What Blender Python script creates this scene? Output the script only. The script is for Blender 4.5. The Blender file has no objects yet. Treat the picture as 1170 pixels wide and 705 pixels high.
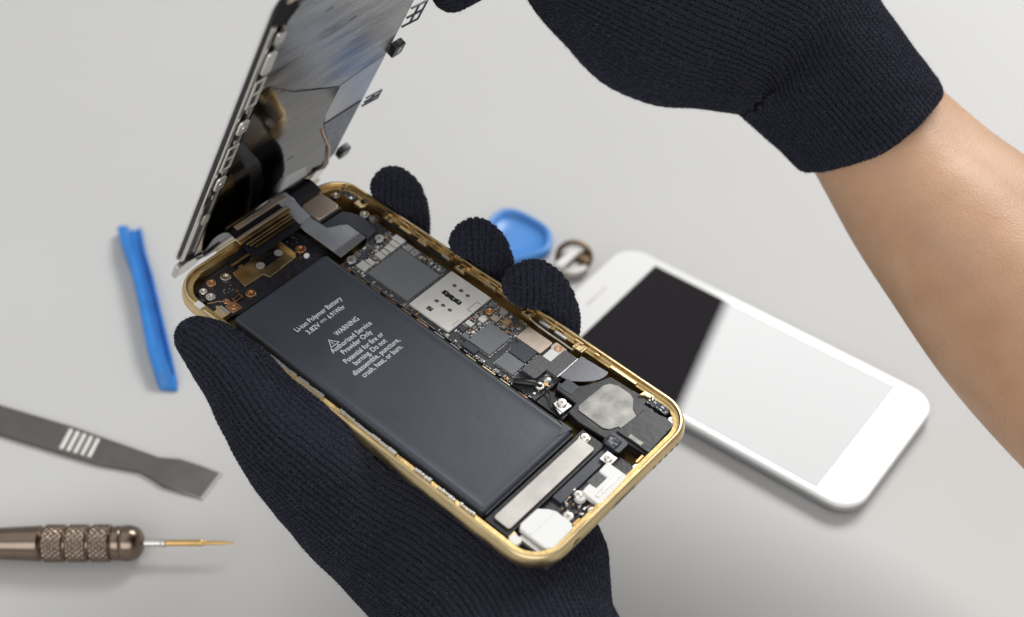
import bpy, bmesh, math, random
import numpy as np
from mathutils import Matrix, Vector
random.seed(7); rng=np.random.default_rng(7)
MM=0.001
SC=bpy.context.scene; COL=SC.collection
# ---------------------------------------------------------------- materials
def nodes(name):
    m=bpy.data.materials.new(name); m.use_nodes=True
    nt=m.node_tree; b=nt.nodes['Principled BSDF']; return m,nt,b
def mat(name,col,rough=.5,metal=0.,bump=0.,bscale=800.,var=0.,vscale=300.,rvar=0.,stretch=None,ior=None,sub=0.,coat=0.):
    m,nt,b=nodes(name); L=nt.links
    b.inputs['Base Color'].default_value=(*col,1); b.inputs['Roughness'].default_value=rough; b.inputs['Metallic'].default_value=metal
    if ior: b.inputs['IOR'].default_value=ior
    if coat: b.inputs['Coat Weight'].default_value=coat
    if sub: b.inputs['Subsurface Weight'].default_value=sub
    tc=nt.nodes.new('ShaderNodeTexCoord'); src=tc.outputs['Object']
    if stretch:
        mp=nt.nodes.new('ShaderNodeMapping'); mp.inputs['Scale'].default_value=stretch; L.new(src,mp.inputs['Vector']); src=mp.outputs['Vector']
    if var or rvar:
        n=nt.nodes.new('ShaderNodeTexNoise'); n.inputs['Scale'].default_value=vscale; n.inputs['Detail'].default_value=6; L.new(src,n.inputs['Vector'])
        if var:
            r=nt.nodes.new('ShaderNodeMapRange'); r.inputs['From Min'].default_value=.3; r.inputs['From Max'].default_value=.7
            r.inputs['To Min'].default_value=1-var; r.inputs['To Max'].default_value=1+var; L.new(n.outputs['Fac'],r.inputs['Value'])
            mx=nt.nodes.new('ShaderNodeVectorMath'); mx.operation='SCALE'; mx.inputs[0].default_value=col; L.new(r.outputs['Result'],mx.inputs['Scale']); L.new(mx.outputs['Vector'],b.inputs['Base Color'])
        if rvar:
            r=nt.nodes.new('ShaderNodeMapRange'); r.inputs['From Min'].default_value=.3; r.inputs['From Max'].default_value=.7
            r.inputs['To Min'].default_value=max(.02,rough-rvar); r.inputs['To Max'].default_value=rough+rvar; L.new(n.outputs['Fac'],r.inputs['Value']); L.new(r.outputs['Result'],b.inputs['Roughness'])
    if bump:
        n=nt.nodes.new('ShaderNodeTexNoise'); n.inputs['Scale'].default_value=bscale; n.inputs['Detail'].default_value=5; L.new(src,n.inputs['Vector'])
        bp=nt.nodes.new('ShaderNodeBump'); bp.inputs['Strength'].default_value=bump; bp.inputs['Distance'].default_value=.0004
        L.new(n.outputs['Fac'],bp.inputs['Height']); L.new(bp.outputs['Normal'],b.inputs['Normal'])
    return m
M={}
M['table']=mat('table_laminate',(.53,.526,.514),.55,bump=.06,bscale=900,var=.015,vscale=12)
M['gold']=mat('gold_anodised',(.72,.56,.31),.34,1,bump=.05,bscale=2500,var=.12,vscale=140,rvar=.08)
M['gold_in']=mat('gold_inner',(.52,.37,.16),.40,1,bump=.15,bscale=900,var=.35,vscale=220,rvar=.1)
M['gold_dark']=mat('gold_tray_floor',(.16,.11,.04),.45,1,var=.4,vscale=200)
M['battery']=mat('battery_film',(.040,.046,.060),.38,bump=.10,bscale=300,rvar=.05,vscale=60)
M['text']=mat('white_print',(.62,.64,.66),.6)
M['pcb']=mat('dark_circuit_board',(.014,.013,.018),.4,bump=.3,bscale=1500,var=.5,vscale=700)
M['pcb2']=mat('board_solder_mask',(.05,.052,.058),.4,bump=.5,bscale=2200,var=.6,vscale=1500)
M['black']=mat('black_plastic',(.005,.005,.008),.34,bump=.12,bscale=600)
M['blackflex']=mat('black_flex',(.038,.043,.056),.33,bump=.25,bscale=160)
M['greyflex']=mat('grey_flex',(.30,.315,.34),.36,metal=.3,bump=.12,bscale=250,var=.15,vscale=150)
M['greypatch']=mat('grey_label',(.12,.12,.125),.6,bump=.5,bscale=2500,var=.3,vscale=1500)
M['chip']=mat('chip_epoxy',(.17,.178,.19),.33,metal=.15,bump=.05,bscale=1500,rvar=.06,vscale=90)
M['chipdark']=mat('chip_dark',(.045,.052,.066),.34,bump=.06,bscale=1500)
M['steel']=mat('steel_shield',(.66,.64,.60),.30,1,bump=.06,bscale=500,var=.08,vscale=200,rvar=.08)
M['strip']=mat('matt_metal_strip',(.46,.44,.41),.5,.6,bump=.05,bscale=700,var=.12,vscale=150)
M['cream']=mat('cream_metal',(.60,.50,.41),.36,.75,bump=.1,bscale=700,var=.15,vscale=150)
M['sim']=mat('sim_cage_metal',(.80,.78,.74),.38,.65,bump=.08,bscale=600,var=.06,vscale=160)
M['patch']=mat('speaker_steel_patch',(.22,.215,.20),.42,.8,bump=.08,bscale=400,var=.35,vscale=230)
M['screw']=mat('screw_metal',(.66,.62,.57),.25,1)
M['copper']=mat('copper_pad',(.58,.33,.18),.35,1,var=.2,vscale=900)
M['white']=mat('white_plastic',(.76,.76,.74),.4,bump=.05,bscale=400,sub=.0)
M['silver']=mat('bright_solder',(.74,.73,.71),.28,1)
M['tan']=mat('tan_ceramic',(.30,.19,.10),.5,var=.3,vscale=900)
M['greycer']=mat('grey_ceramic',(.34,.33,.32),.45,.3,var=.3,vscale=900)
M['panel_steel']=mat('panel_back_plate',(.22,.222,.228),.27,1,bump=.16,bscale=170,var=.75,vscale=110,rvar=.10,stretch=(.30,1.5,1.))
def shield():  # dark base and amber streaks paint in the reflection of the phone interior
    m,nt,b=nodes('panel_dark_reflection'); L=nt.links; N=nt.nodes; b.inputs['Metallic'].default_value=1.; b.inputs['Roughness'].default_value=.10
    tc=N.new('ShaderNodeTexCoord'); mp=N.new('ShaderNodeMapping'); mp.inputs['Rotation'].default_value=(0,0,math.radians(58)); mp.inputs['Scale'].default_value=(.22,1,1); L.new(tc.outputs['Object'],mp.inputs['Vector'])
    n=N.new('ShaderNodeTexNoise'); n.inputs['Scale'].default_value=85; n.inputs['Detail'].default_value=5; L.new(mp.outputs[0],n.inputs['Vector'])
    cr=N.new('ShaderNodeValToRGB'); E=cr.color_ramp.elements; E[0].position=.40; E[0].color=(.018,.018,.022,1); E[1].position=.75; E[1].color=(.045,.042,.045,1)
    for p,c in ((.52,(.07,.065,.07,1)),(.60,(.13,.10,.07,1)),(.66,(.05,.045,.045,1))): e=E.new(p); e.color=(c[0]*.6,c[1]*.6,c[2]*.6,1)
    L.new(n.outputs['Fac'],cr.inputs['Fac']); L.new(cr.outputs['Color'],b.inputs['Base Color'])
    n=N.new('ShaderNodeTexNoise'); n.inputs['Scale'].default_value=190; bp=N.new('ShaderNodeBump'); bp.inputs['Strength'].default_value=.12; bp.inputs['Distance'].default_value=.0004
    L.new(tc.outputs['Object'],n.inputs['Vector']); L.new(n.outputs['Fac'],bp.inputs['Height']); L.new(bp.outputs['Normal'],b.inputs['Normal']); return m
M['panel_reflect']=shield()
M['film']=mat('pale_flex_film',(.40,.405,.42),.3,.4,bump=.08,bscale=140,var=.1,vscale=120)
M['film_blue']=mat('blue_tinted_film',(.11,.125,.16),.35,.6,bump=.1,bscale=300,var=.5,vscale=500)
M['bronze']=mat('bronze_metal',(.24,.185,.145),.24,1,bump=.05,bscale=900,var=.06,vscale=200)
M['bit']=mat('gold_bit',(.66,.42,.17),.28,1)
M['spudger']=mat('brushed_steel',(.22,.21,.195),.30,1,bump=.05,bscale=500,var=.08,vscale=200)
M['blue']=mat('blue_plastic',(.022,.19,.56),.36,bump=.15,bscale=250,var=.12,vscale=120)
M['blue2']=mat('blue_plastic_pale',(.07,.26,.66),.34)
M['phonewhite']=mat('white_glass',(.84,.84,.83),.12,ior=1.5)
M['phoneedge']=mat('white_phone_edge',(.80,.80,.79),.3,.2)
M['silverbody']=mat('silver_phone_body',(.42,.42,.43),.33,1)
M['display']=mat('black_display_glass',(.0055,.003,.006),.0,ior=1.56)
M['brownmetal']=mat('brown_metal',(.17,.11,.07),.3,1)
def skin():
    m,nt,b=nodes('skin'); L=nt.links
    b.inputs['Roughness'].default_value=.48; b.inputs['Subsurface Weight'].default_value=.25
    b.inputs['Subsurface Radius'].default_value=(.004,.0015,.0008); b.inputs['Subsurface Scale'].default_value=1.
    tc=nt.nodes.new('ShaderNodeTexCoord')
    n=nt.nodes.new('ShaderNodeTexNoise'); n.inputs['Scale'].default_value=45; n.inputs['Detail'].default_value=7; L.new(tc.outputs['Object'],n.inputs['Vector'])
    cr=nt.nodes.new('ShaderNodeValToRGB'); e=cr.color_ramp.elements
    e[0].position=.3; e[0].color=(.50,.285,.165,1); e[1].position=.72; e[1].color=(.62,.38,.235,1)
    L.new(n.outputs['Fac'],cr.inputs['Fac']); L.new(cr.outputs['Color'],b.inputs['Base Color'])
    n3=nt.nodes.new('ShaderNodeTexNoise'); n3.inputs['Scale'].default_value=420; n3.inputs['Detail'].default_value=4; L.new(tc.outputs['Object'],n3.inputs['Vector'])
    mp=nt.nodes.new('ShaderNodeMapping'); mp.inputs['Rotation'].default_value=(0,math.radians(40),math.radians(-20)); mp.inputs['Scale'].default_value=(.35,1.6,1.2); L.new(tc.outputs['Object'],mp.inputs['Vector'])
    n4=nt.nodes.new('ShaderNodeTexNoise'); n4.inputs['Scale'].default_value=48; n4.inputs['Detail'].default_value=3; L.new(mp.outputs[0],n4.inputs['Vector'])
    def mixc(fac,lo,hi,colr,a,amt):
        r=nt.nodes.new('ShaderNodeMapRange'); r.inputs['From Min'].default_value=lo; r.inputs['From Max'].default_value=hi; r.inputs['To Max'].default_value=amt; L.new(fac,r.inputs['Value'])
        x=nt.nodes.new('ShaderNodeMixRGB'); x.inputs['Color2'].default_value=colr; L.new(r.outputs['Result'],x.inputs['Fac']); L.new(a,x.inputs['Color1']); return x.outputs['Color']
    cc=mixc(n3.outputs['Fac'],.45,.7,(.52,.26,.15,1),cr.outputs['Color'],.14); cc=mixc(n4.outputs['Fac'],.55,.72,(.44,.32,.27,1),cc,.18); L.new(cc,b.inputs['Base Color'])
    v=nt.nodes.new('ShaderNodeTexVoronoi'); v.feature='DISTANCE_TO_EDGE'; v.inputs['Scale'].default_value=850; L.new(tc.outputs['Object'],v.inputs['Vector'])
    n2=nt.nodes.new('ShaderNodeTexNoise'); n2.inputs['Scale'].default_value=1100; n2.inputs['Detail'].default_value=3; L.new(tc.outputs['Object'],n2.inputs['Vector'])
    a=nt.nodes.new('ShaderNodeMath'); a.operation='ADD'; L.new(v.outputs['Distance'],a.inputs[0]); L.new(n2.outputs['Fac'],a.inputs[1])
    bp=nt.nodes.new('ShaderNodeBump'); bp.inputs['Strength'].default_value=.3; bp.inputs['Distance'].default_value=.0004
    L.new(a.outputs[0],bp.inputs['Height']); L.new(bp.outputs['Normal'],b.inputs['Normal']); return m
M['skin']=skin()
M['hair']=mat('arm_hair',(.13,.07,.035),.5)
def knit():
    m,nt,b=nodes('navy_knit'); L=nt.links; N=nt.nodes
    b.inputs['Roughness'].default_value=.85; b.inputs['Sheen Weight'].default_value=.09; b.inputs['Sheen Roughness'].default_value=.5
    b.inputs['Sheen Tint'].default_value=(.5,.55,.7,1); b.inputs['Specular IOR Level'].default_value=.15
    def attr(n):
        a=N.new('ShaderNodeAttribute'); a.attribute_name=n; return a.outputs['Fac']
    def mth(op,a,b_=None,c=None):
        x=N.new('ShaderNodeMath'); x.operation=op
        for i,v in enumerate((a,b_,c)):
            if v is None: continue
            if isinstance(v,(int,float)): x.inputs[i].default_value=v
            else: L.new(v,x.inputs[i])
        return x.outputs[0]
    tc=N.new('ShaderNodeTexCoord')
    nz=N.new('ShaderNodeTexNoise'); nz.inputs['Scale'].default_value=130; nz.inputs['Detail'].default_value=2; L.new(tc.outputs['Object'],nz.inputs['Vector'])
    wob=mth('MULTIPLY',mth('SUBTRACT',nz.outputs['Fac'],.5),.55)
    q=mth('ADD',mth('DIVIDE',attr('knit_q'),1.75),wob); s=mth('ADD',mth('DIVIDE',attr('knit_s'),1.3),wob)
    x=mth('FRACT',q); c=mth('MULTIPLY',mth('ABSOLUTE',mth('SUBTRACT',x,.5)),2.)          # 0 at the middle of a column, 1 in its groove
    leg=mth('SUBTRACT',1.,mth('POWER',mth('ABSOLUTE',mth('SUBTRACT',mth('MULTIPLY',c,2.),1.)),2.))    # two strands per column
    col=mth('SUBTRACT',1.,mth('POWER',c,4.))
    row=mth('ADD',mth('MULTIPLY',mth('SINE',mth('MULTIPLY',mth('SUBTRACT',s,mth('MULTIPLY',c,.9)),6.2832)),.5),.5)
    nf=N.new('ShaderNodeTexNoise'); nf.inputs['Scale'].default_value=1500; nf.inputs['Detail'].default_value=5; nf.inputs['Roughness'].default_value=.7; L.new(tc.outputs['Object'],nf.inputs['Vector'])
    h=mth('ADD',mth('ADD',mth('MULTIPLY',leg,.12),mth('MULTIPLY',col,.55)),mth('ADD',mth('MULTIPLY',row,.30),mth('MULTIPLY',nf.outputs['Fac'],1.0)))
    bp=N.new('ShaderNodeBump'); bp.inputs['Strength'].default_value=1.; bp.inputs['Distance'].default_value=.0010; L.new(h,bp.inputs['Height']); L.new(bp.outputs['Normal'],b.inputs['Normal'])
    cr=N.new('ShaderNodeValToRGB'); e=cr.color_ramp.elements; e[0].position=.3; e[0].color=(.0062,.0058,.0140,1); e[1].position=.75; e[1].color=(.036,.038,.062,1)
    L.new(nf.outputs['Fac'],cr.inputs['Fac']); L.new(cr.outputs['Color'],b.inputs['Base Color'])
    dp=N.new('ShaderNodeDisplacement'); dp.inputs['Midlevel'].default_value=.55; dp.inputs['Scale'].default_value=.00062
    h2=mth('ADD',mth('MULTIPLY',col,.68),mth('MULTIPLY',mth('MULTIPLY',row,col),.45)); L.new(h2,dp.inputs['Height']); L.new(dp.outputs[0],N['Material Output'].inputs['Displacement']); m.displacement_method='BOTH'
    return m
M['knit']=knit()
M['fuzz']=mat('wool_fibre',(.12,.13,.175),.8)
def catmull(P,n=14):
    P=np.asarray(P,float); out=[]
    for i in range(len(P)-1):
        p0=P[max(i-1,0)];p1=P[i];p2=P[i+1];p3=P[min(i+2,len(P)-1)]
        for k in range(n):
            t=k/n; out.append(.5*((2*p1)+(p2-p0)*t+(2*p0-5*p1+4*p2-p3)*t*t+(3*p1-p0-3*p2+p3)*t**3))
    out.append(P[-1]); return np.array(out)
# ---------------------------------------------------------------- object helpers
def empty(name,mtx,label,cat,group=None):
    o=bpy.data.objects.new(name,None); COL.objects.link(o); o.matrix_world=mtx; o.empty_display_size=.01
    o['label']=label; o['category']=cat
    if group:o['group']=group
    return o
def link(name,me,m,parent=None,bev=0,seg=2,smooth=40,kind=None,label=None):
    o=bpy.data.objects.new(name,me); COL.objects.link(o)
    if m is not None:
        me.materials.clear(); me.materials.append(M[m] if isinstance(m,str) else m)
    if parent is not None: o.parent=parent
    me.polygons.foreach_set('use_smooth',[bool(smooth) or bool(bev)]*len(me.polygons))
    if smooth and smooth<180 and not bev: me.set_sharp_from_angle(angle=math.radians(smooth))
    if bev:
        b=o.modifiers.new('bevel','BEVEL'); b.width=bev*MM; b.segments=seg; b.limit_method='ANGLE'; b.angle_limit=math.radians(35); b.harden_normals=True
    if kind:o['kind']=kind
    if label:o['label']=label
    return o
class MB:
    def __init__(s): s.v=[]; s.f=[]
    def add(s,v,f):
        k=len(s.v); s.v+= [tuple(p) for p in v]; s.f+=[tuple(i+k for i in q) for q in f]; return s
    def prism(s,poly,z0,z1,top=None):
        n=len(poly)
        a=sum(poly[i][0]*poly[(i+1)%n][1]-poly[(i+1)%n][0]*poly[i][1] for i in range(n))
        if a<0: poly=poly[::-1]; top=top[::-1] if top else None
        t=top or poly
        v=[(x,y,z0) for x,y in poly]+[(x,y,z1) for x,y in t]
        return s.add(v,[tuple(range(n))[::-1],tuple(range(n,2*n))]+[(i,(i+1)%n,n+(i+1)%n,n+i) for i in range(n)])
    def box(s,x0,x1,y0,y1,z0,z1): return s.prism([(x0,y0),(x1,y0),(x1,y1),(x0,y1)],z0,z1)
    def rings(s,R,cap0=True,cap1=True):
        n=len(R[0]); v=[p for r in R for p in r]; f=[]
        for j in range(len(R)-1):
            for i in range(n): k=(i+1)%n; f.append((j*n+i,j*n+k,(j+1)*n+k,(j+1)*n+i))
        if cap0:f.append(tuple(range(n))[::-1])
        if cap1:f.append(tuple(range((len(R)-1)*n,len(R)*n)))
        return s.add(v,f)
    def lathe(s,prof,c=(0,0,0),n=24,ax='z'):
        R=[]
        for r,h in prof:
            ring=[]
            for i in range(n):
                a=2*math.pi*i/n; p=(r*math.cos(a),r*math.sin(a),h)
                if ax=='x': p=(p[2],p[0],p[1])
                ring.append((c[0]+p[0],c[1]+p[1],c[2]+p[2]))
            R.append(ring)
        return s.rings(R)
    def tube(s,pts,r,n=10,closed=False):
        P=[Vector(p) for p in pts]; R=[]
        for i,p in enumerate(P):
            if closed: t=P[(i+1)%len(P)]-P[i-1]
            else: t=P[min(i+1,len(P)-1)]-P[max(i-1,0)]
            t.normalize(); a=t.orthogonal() if i==0 else (a-t*a.dot(t)); a.normalize(); b=t.cross(a)
            rr=r[i] if isinstance(r,(list,tuple)) else r
            R.append([p+rr*(math.cos(2*math.pi*k/n)*a+math.sin(2*math.pi*k/n)*b) for k in range(n)])
        if closed: R.append(R[0]); return s.rings(R,False,False)
        return s.rings(R)
    def build(s,name,m,parent=None,**k):
        me=bpy.data.meshes.new(name); me.from_pydata([(x*MM,y*MM,z*MM) for x,y,z in s.v],[],s.f); me.update()
        bm=bmesh.new(); bm.from_mesh(me); bmesh.ops.recalc_face_normals(bm,faces=bm.faces); bm.to_mesh(me); bm.free()
        return link(name,me,m,parent,**k)
def rr(hw,hh,r,inset=0,z=0,n=10,c=(0,0)):
    P=[]
    for sx,sy,a0 in ((1,1,0),(-1,1,90),(-1,-1,180),(1,-1,270)):
        for i in range(n+1):
            a=math.radians(a0+90*i/n); q=max(r-inset,.01)
            e=max(inset-r,0)
            P.append((c[0]+sx*(hw-r-e)+q*math.cos(a),c[1]+sy*(hh-r-e)+q*math.sin(a),z))
    return P
def rrp(x0,x1,y0,y1,r,n=5): return [(p[0],p[1]) for p in rr((x1-x0)/2,(y1-y0)/2,r,0,0,n,((x0+x1)/2,(y0+y1)/2))]
def frame(o,x,y,z):
    return Matrix(((x[0],y[0],z[0],o[0]*MM),(x[1],y[1],z[1],o[1]*MM),(x[2],y[2],z[2],o[2]*MM),(0,0,0,1)))
# ---------------------------------------------------------------- poses (millimetres, table top at z = 0)
PH=frame((0,0,104.763),(.66604504,.74566331,.01924123),(-.74481097,.66344026,.0714398),(.04050463,-.0619132,.99725931))
PB=frame((106.85,88.66,0),(.62134601,.78353630,0),(-.78353630,.62134601,0),(0,0,1))
# panel frame inside phone frame
PN=PH@frame((-16.5086,87.1610,-17.6816),(.99927859,.02432246,-.0291669),(.03648885,-.40197783,.91492206),(.01052871,-.9153263,-.40257534))
CAM=Vector((16.67198872,-265.987974,380.79148573))
# ---------------------------------------------------------------- setting
def table():
    mb=MB(); g=24; s=2400.
    for j in range(g+1):
        for i in range(g+1): mb.v.append((-s/2+s*i/g,-s/2+300+s*j/g,0))
    for j in range(g):
        for i in range(g): a=j*(g+1)+i; mb.f.append((a,a+1,a+g+2,a+g+1))
    o=mb.build('table_top','table'); o['kind']='structure'; o['label']='plain pale grey table top under everything'
table()
# ---------------------------------------------------------------- the opened phone
ph=empty('open_phone',PH,'opened gold smartphone with black battery and circuit board exposed, held in the gloved hand','smartphone')
HW,HH,CR=33.55,69.15,10.5
mb=MB(); R=[]
for k in range(9):
    a=math.radians(-90+k*20); R.append(rr(HW,HH,CR,3.4*(1-math.cos(a)) if k<8 else 2.4,3.55*math.sin(a)))
R=R[:7]; # up to 30 degrees
for ins,z in ((.62,2.2),(.85,2.5),(1.15,2.66),(1.45,2.66),(1.62,2.5),(1.7,1.5),(2.3,1.35),(2.4,1.1),(2.4,-2.7)): R.append(rr(HW,HH,CR,ins,z))
mb.rings(R,True,True)
house=mb.build('housing','gold',ph,smooth=35)
# inner lining of the tray in a browner finish
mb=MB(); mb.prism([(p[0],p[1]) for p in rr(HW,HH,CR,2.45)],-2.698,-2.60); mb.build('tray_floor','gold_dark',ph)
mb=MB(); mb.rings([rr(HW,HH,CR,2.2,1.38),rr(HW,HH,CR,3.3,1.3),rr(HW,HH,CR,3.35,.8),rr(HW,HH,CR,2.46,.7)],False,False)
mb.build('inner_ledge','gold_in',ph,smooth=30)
# ports on the bottom end face
mb=MB()
def endhole(x,w,h,z=-.6,n=14):
    P=[]
    for i in range(n):
        a=2*math.pi*i/n; cx=(w/2-h/2)*(1 if math.cos(a)>0 else -1); P.append((x+cx+h/2*math.cos(a),z+h/2*math.sin(a)))
    mb.rings([[(p[0],-HH-.04+3.4*(1-math.sqrt(max(0,1-(p[1]/3.55)**2))),p[1]) for p in P],[(p[0],-HH+2.,p[1]) for p in P]])
endhole(0.5,9.2,2.4); endhole(-18.6,3.9,3.9); mb.build('port_opening','black',ph)
for x in (13.4,15.9,18.4,20.9,23.3): mb=MB(); endhole(x,1.3,1.3); mb.build('speaker_hole','black',ph)
for x in (-8.3,9.2): mb=MB(); endhole(x,1.2,1.2); mb.build('end_screw','screw',ph)
# battery
def battery():
    x0,x1,y0,y1=-28.6,6.7,-46.8,46.6
    mb=MB()
    cx,cy=(x0+x1)/2,(y0+y1)/2; hw,hh=(x1-x0)/2,(y1-y0)/2
    R=[]
    for ins,z in ((.3,-2.5),(0,-2.1),(0,.9),(.25,1.35),(.8,1.55),(1.5,1.5),(2.4,1.42),(4,1.5)): R.append(rr(hw,hh,1.4,ins,z,5,(cx,cy)))
    mb.rings(R); return mb.build('battery','battery',ph,smooth=50)
bat=battery()
mb=MB(); mb.box(-28.2,6.2,-47.6,-46.9,-1.5,.8); mb.build('battery_tab','black',bat,bev=.1)
mb=MB(); mb.prism([(2.6,-45.2),(6.9,-46.5),(6.8,-41.9),(5.9,-44.1)],1.4,1.72); mb.build('folded_film_corner','battery',bat)
def text(body,cx,y,width,size=2.45,z=1.5,name='printed_text',parent=None,left=None):
    cu=bpy.data.curves.new('t','FONT'); cu.body=body; cu.size=size*MM; cu.extrude=.004*MM; cu.align_x='CENTER'; cu.resolution_u=3; cu.offset=.022*MM
    o=bpy.data.objects.new('t',cu); COL.objects.link(o); bpy.context.view_layer.update()
    me=bpy.data.meshes.new_from_object(o.evaluated_get(bpy.context.evaluated_depsgraph_get())); bpy.data.objects.remove(o)
    co=np.empty(len(me.vertices)*3); me.vertices.foreach_get('co',co); co=co.reshape(-1,3)
    w=co[:,0].max()-co[:,0].min(); co[:,0]-=(co[:,0].max()+co[:,0].min())/2; co[:,0]*=width*MM/w
    co+=np.array([cx,y,z])*MM; me.vertices.foreach_set('co',co.ravel()); me.update()
    t=link(name,me,'text',parent,smooth=0); return t
for body,cx,y,w in (('Li-ion Polymer Battery',-10.9,30.1,17.2),('3.82V',-15.6,27.2,4.6),('6.91Whr',-6.9,27.2,6.0),('WARNING',-8.7,21.2,8.6),
    ('Authorized Service',-10.6,17.5,15.0),('Provider Only',-10.8,15.1,11.0),('Potential for fire or',-10.9,12.3,14.4),('burning. Do not',-10.8,10.0,12.0),
    ('disassemble, puncture,',-10.8,7.6,17.4),('crush, heat, or burn.',-10.8,5.3,14.9)):
    text(body,cx,y,w,parent=bat,z=1.508)
mb=MB(); mb.box(-12.7,-10.7,28.3,28.5,1.5,1.512)
for k in range(3): mb.box(-12.7+k*.75,-12.2+k*.75,27.75,27.95,1.5,1.512)
mb.build('printed_text','text',bat,smooth=0)
mb=MB(); T0=[(-17.2,19.3),(-14.0,19.3),(-15.6,22.1)]; c=(-15.6,20.23)
for i in range(3):
    a,b=T0[i],T0[(i+1)%3]; f=lambda p,k:(c[0]+(p[0]-c[0])*k,c[1]+(p[1]-c[1])*k)
    mb.prism([a,b,f(b,.80),f(a,.80)],1.5,1.512)
mb.box(-15.7,-15.5,20.1,21.1,1.5,1.512); mb.box(-15.72,-15.48,19.7,19.92,1.5,1.512); mb.build('warning_triangle','text',bat,smooth=0)
# logic board (right of the battery) and upper left board
BZ=-.75
mb=MB(); mb.prism([(8.6,41.8),(9.0,-32),(24,-32.5),(27.2,-33),(28.4,-27),(28.4,-12),(28.9,0),(28.9,17),(28.4,33),(28.0,49),(22,50),(21.5,44.5),(19,42.5)],-1.7,BZ)
board=mb.build('logic_board','pcb2',ph,bev=.12)
mb=MB(); mb.prism([(-29.5,50.5),(-30,57),(-27.5,63.8),(-22,65.6),(8,65.6),(9.6,57.5),(9.4,48.5),(4,48.3),(-24,48.6)],-2.1,-1.1)
pcb=mb.build('upper_circuit_board','pcb',ph,bev=.12)
def chip(name,m,x0,x1,y0,y1,z0,z1,parent,bev=.12,r=0,lab=None):
    mb=MB(); mb.prism(rrp(x0,x1,y0,y1,r) if r else [(x0,y0),(x1,y0),(x1,y1),(x0,y1)],z0,z1); return mb.build(name,m,parent,bev=bev,label=lab)
chip('processor_chip','chip',10.9,24.6,17.5,33.4,BZ,.25,board,lab='large square grey chip')
sim=None
def simcage():
    x0,x1,y0,y1=10.2,28.1,1.0,16.3
    # plate with real punched holes: grid with circular cut outs made by bmesh boolean free approach (tiles)
    mb=MB(); mb.prism([(x0,y0),(x1,y0),(x1,y1-.0),(x1-1,y1),(x0,y1)],BZ+.1,.28); s=mb.build('card_reader_cage','sim',board,bev=.15)
    for (x,y) in ((24.3,11.7),(24.15,9.0),(24.0,6.3),(16.4,11.3),(16.4,8.8),(16.4,6.2)):
        mb=MB(); mb.prism([(x+.55*math.cos(a*math.pi/8),y+.65*math.sin(a*math.pi/8)) for a in range(16)],.2,.292); h=mb.build('contact_hole','black',s,smooth=0)
        mb=MB(); mb.prism([(x-.15+.27*math.cos(a*math.pi/4),y-.12+.35*math.sin(a*math.pi/4)) for a in range(8)],.2,.31); mb.build('contact_pin','copper',s)
    mb=MB()
    mb.prism([(19.6,12.6),(21.2,12.6),(21.3,11.2),(21.0,10.4),(21.2,9.2),(20.9,8.2),(21.2,7.2),(21.0,5.6),(19.5,5.6),(19.6,7.6),(19.3,8.6),(19.7,9.6),(19.4,10.6),(19.6,11.4)],.2,.292); mb.build('card_slot','black',s,smooth=0)
    mb=MB(); mb.prism([(12.2,11.6),(13.6,11.6),(13.6,9.8),(12.2,9.8)],.2,.292); mb.build('card_slot','black',s,smooth=0)
    for x,y in ((12.6,11.0),(13.1,10.4),(20.4,11.4),(20.2,8.4),(20.5,6.6)):
        mb=MB(); mb.box(x-.2,x+.3,y-.25,y+.15,.28,.33); mb.build('contact_pin','copper' if x<15 else 'silver',s)
    mb=MB(); 
    for a,b,c,d in ((20.0,24.0,2.7,2.85),(20.0,20.15,1.2,2.85),(24.0,24.15,1.2,2.85),(12.6,15.6,1.75,1.9)): mb.box(a,b,c,d,.2,.29)
    mb.build('cage_seam','black',s,smooth=0)
    mb=MB(); mb.box(x0-.25,x0-.03,y0+.2,y1-.2,BZ,.1); mb.box(x0,x1,y0-.25,y0-.03,BZ,.1); mb.build('cage_side_wall','steel',s)
simcage()
chip('power_chip','chip',11.9,21.0,-12.9,-4.9,BZ,.15,board)
chip('small_chip','chipdark',9.4,11.6,-9.4,-4.6,BZ,.0,board)
chip('shielded_chip','cream',21.9,27.3,-22.8,-13.8,BZ,.25,board,r=.5,lab='cream coloured metal shield')
chip('memory_chip','chipdark',16.6,21.7,-21.9,-15.5,BZ,.15,board)
chip('memory_chip','chip',10.9,16.2,-22.2,-15.7,BZ,.12,board)
cb=chip('battery_connector','chipdark',13.5,20.9,-27.6,-22.7,BZ,.55,board)
cov=chip('connector_cover','greypatch',13.7,21.2,-27.9,-22.9,.56,.72,board,r=.8)
chip('white_connector_tab','white',21.4,25.4,-26.9,-23.9,BZ,.55,board)
chip('screw_plate','cream',25.4,28.2,-27.6,-23.2,BZ,.4,board,r=.8)
mb=MB(); mb.tube([(9.3,-24,.2),(10.5,-26.5,.9),(12.3,-28.6,.6),(12.8,-30.2,-.4)],[.9,1.1,1.1,.8],10); mb.build('black_cable','black',ph)
chip('grey_label_patch','greypatch',18.4,27.4,-31.6,-27.0,BZ+.1,.75,ph,r=.3)
chip('label_patch_edge','silver',18.4,27.4,-31.95,-31.62,BZ+.1,.8,ph,bev=.05)
chip('black_base_block','black',8.9,14.4,-41.6,-32.4,-2.5,-.8,ph)
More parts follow.
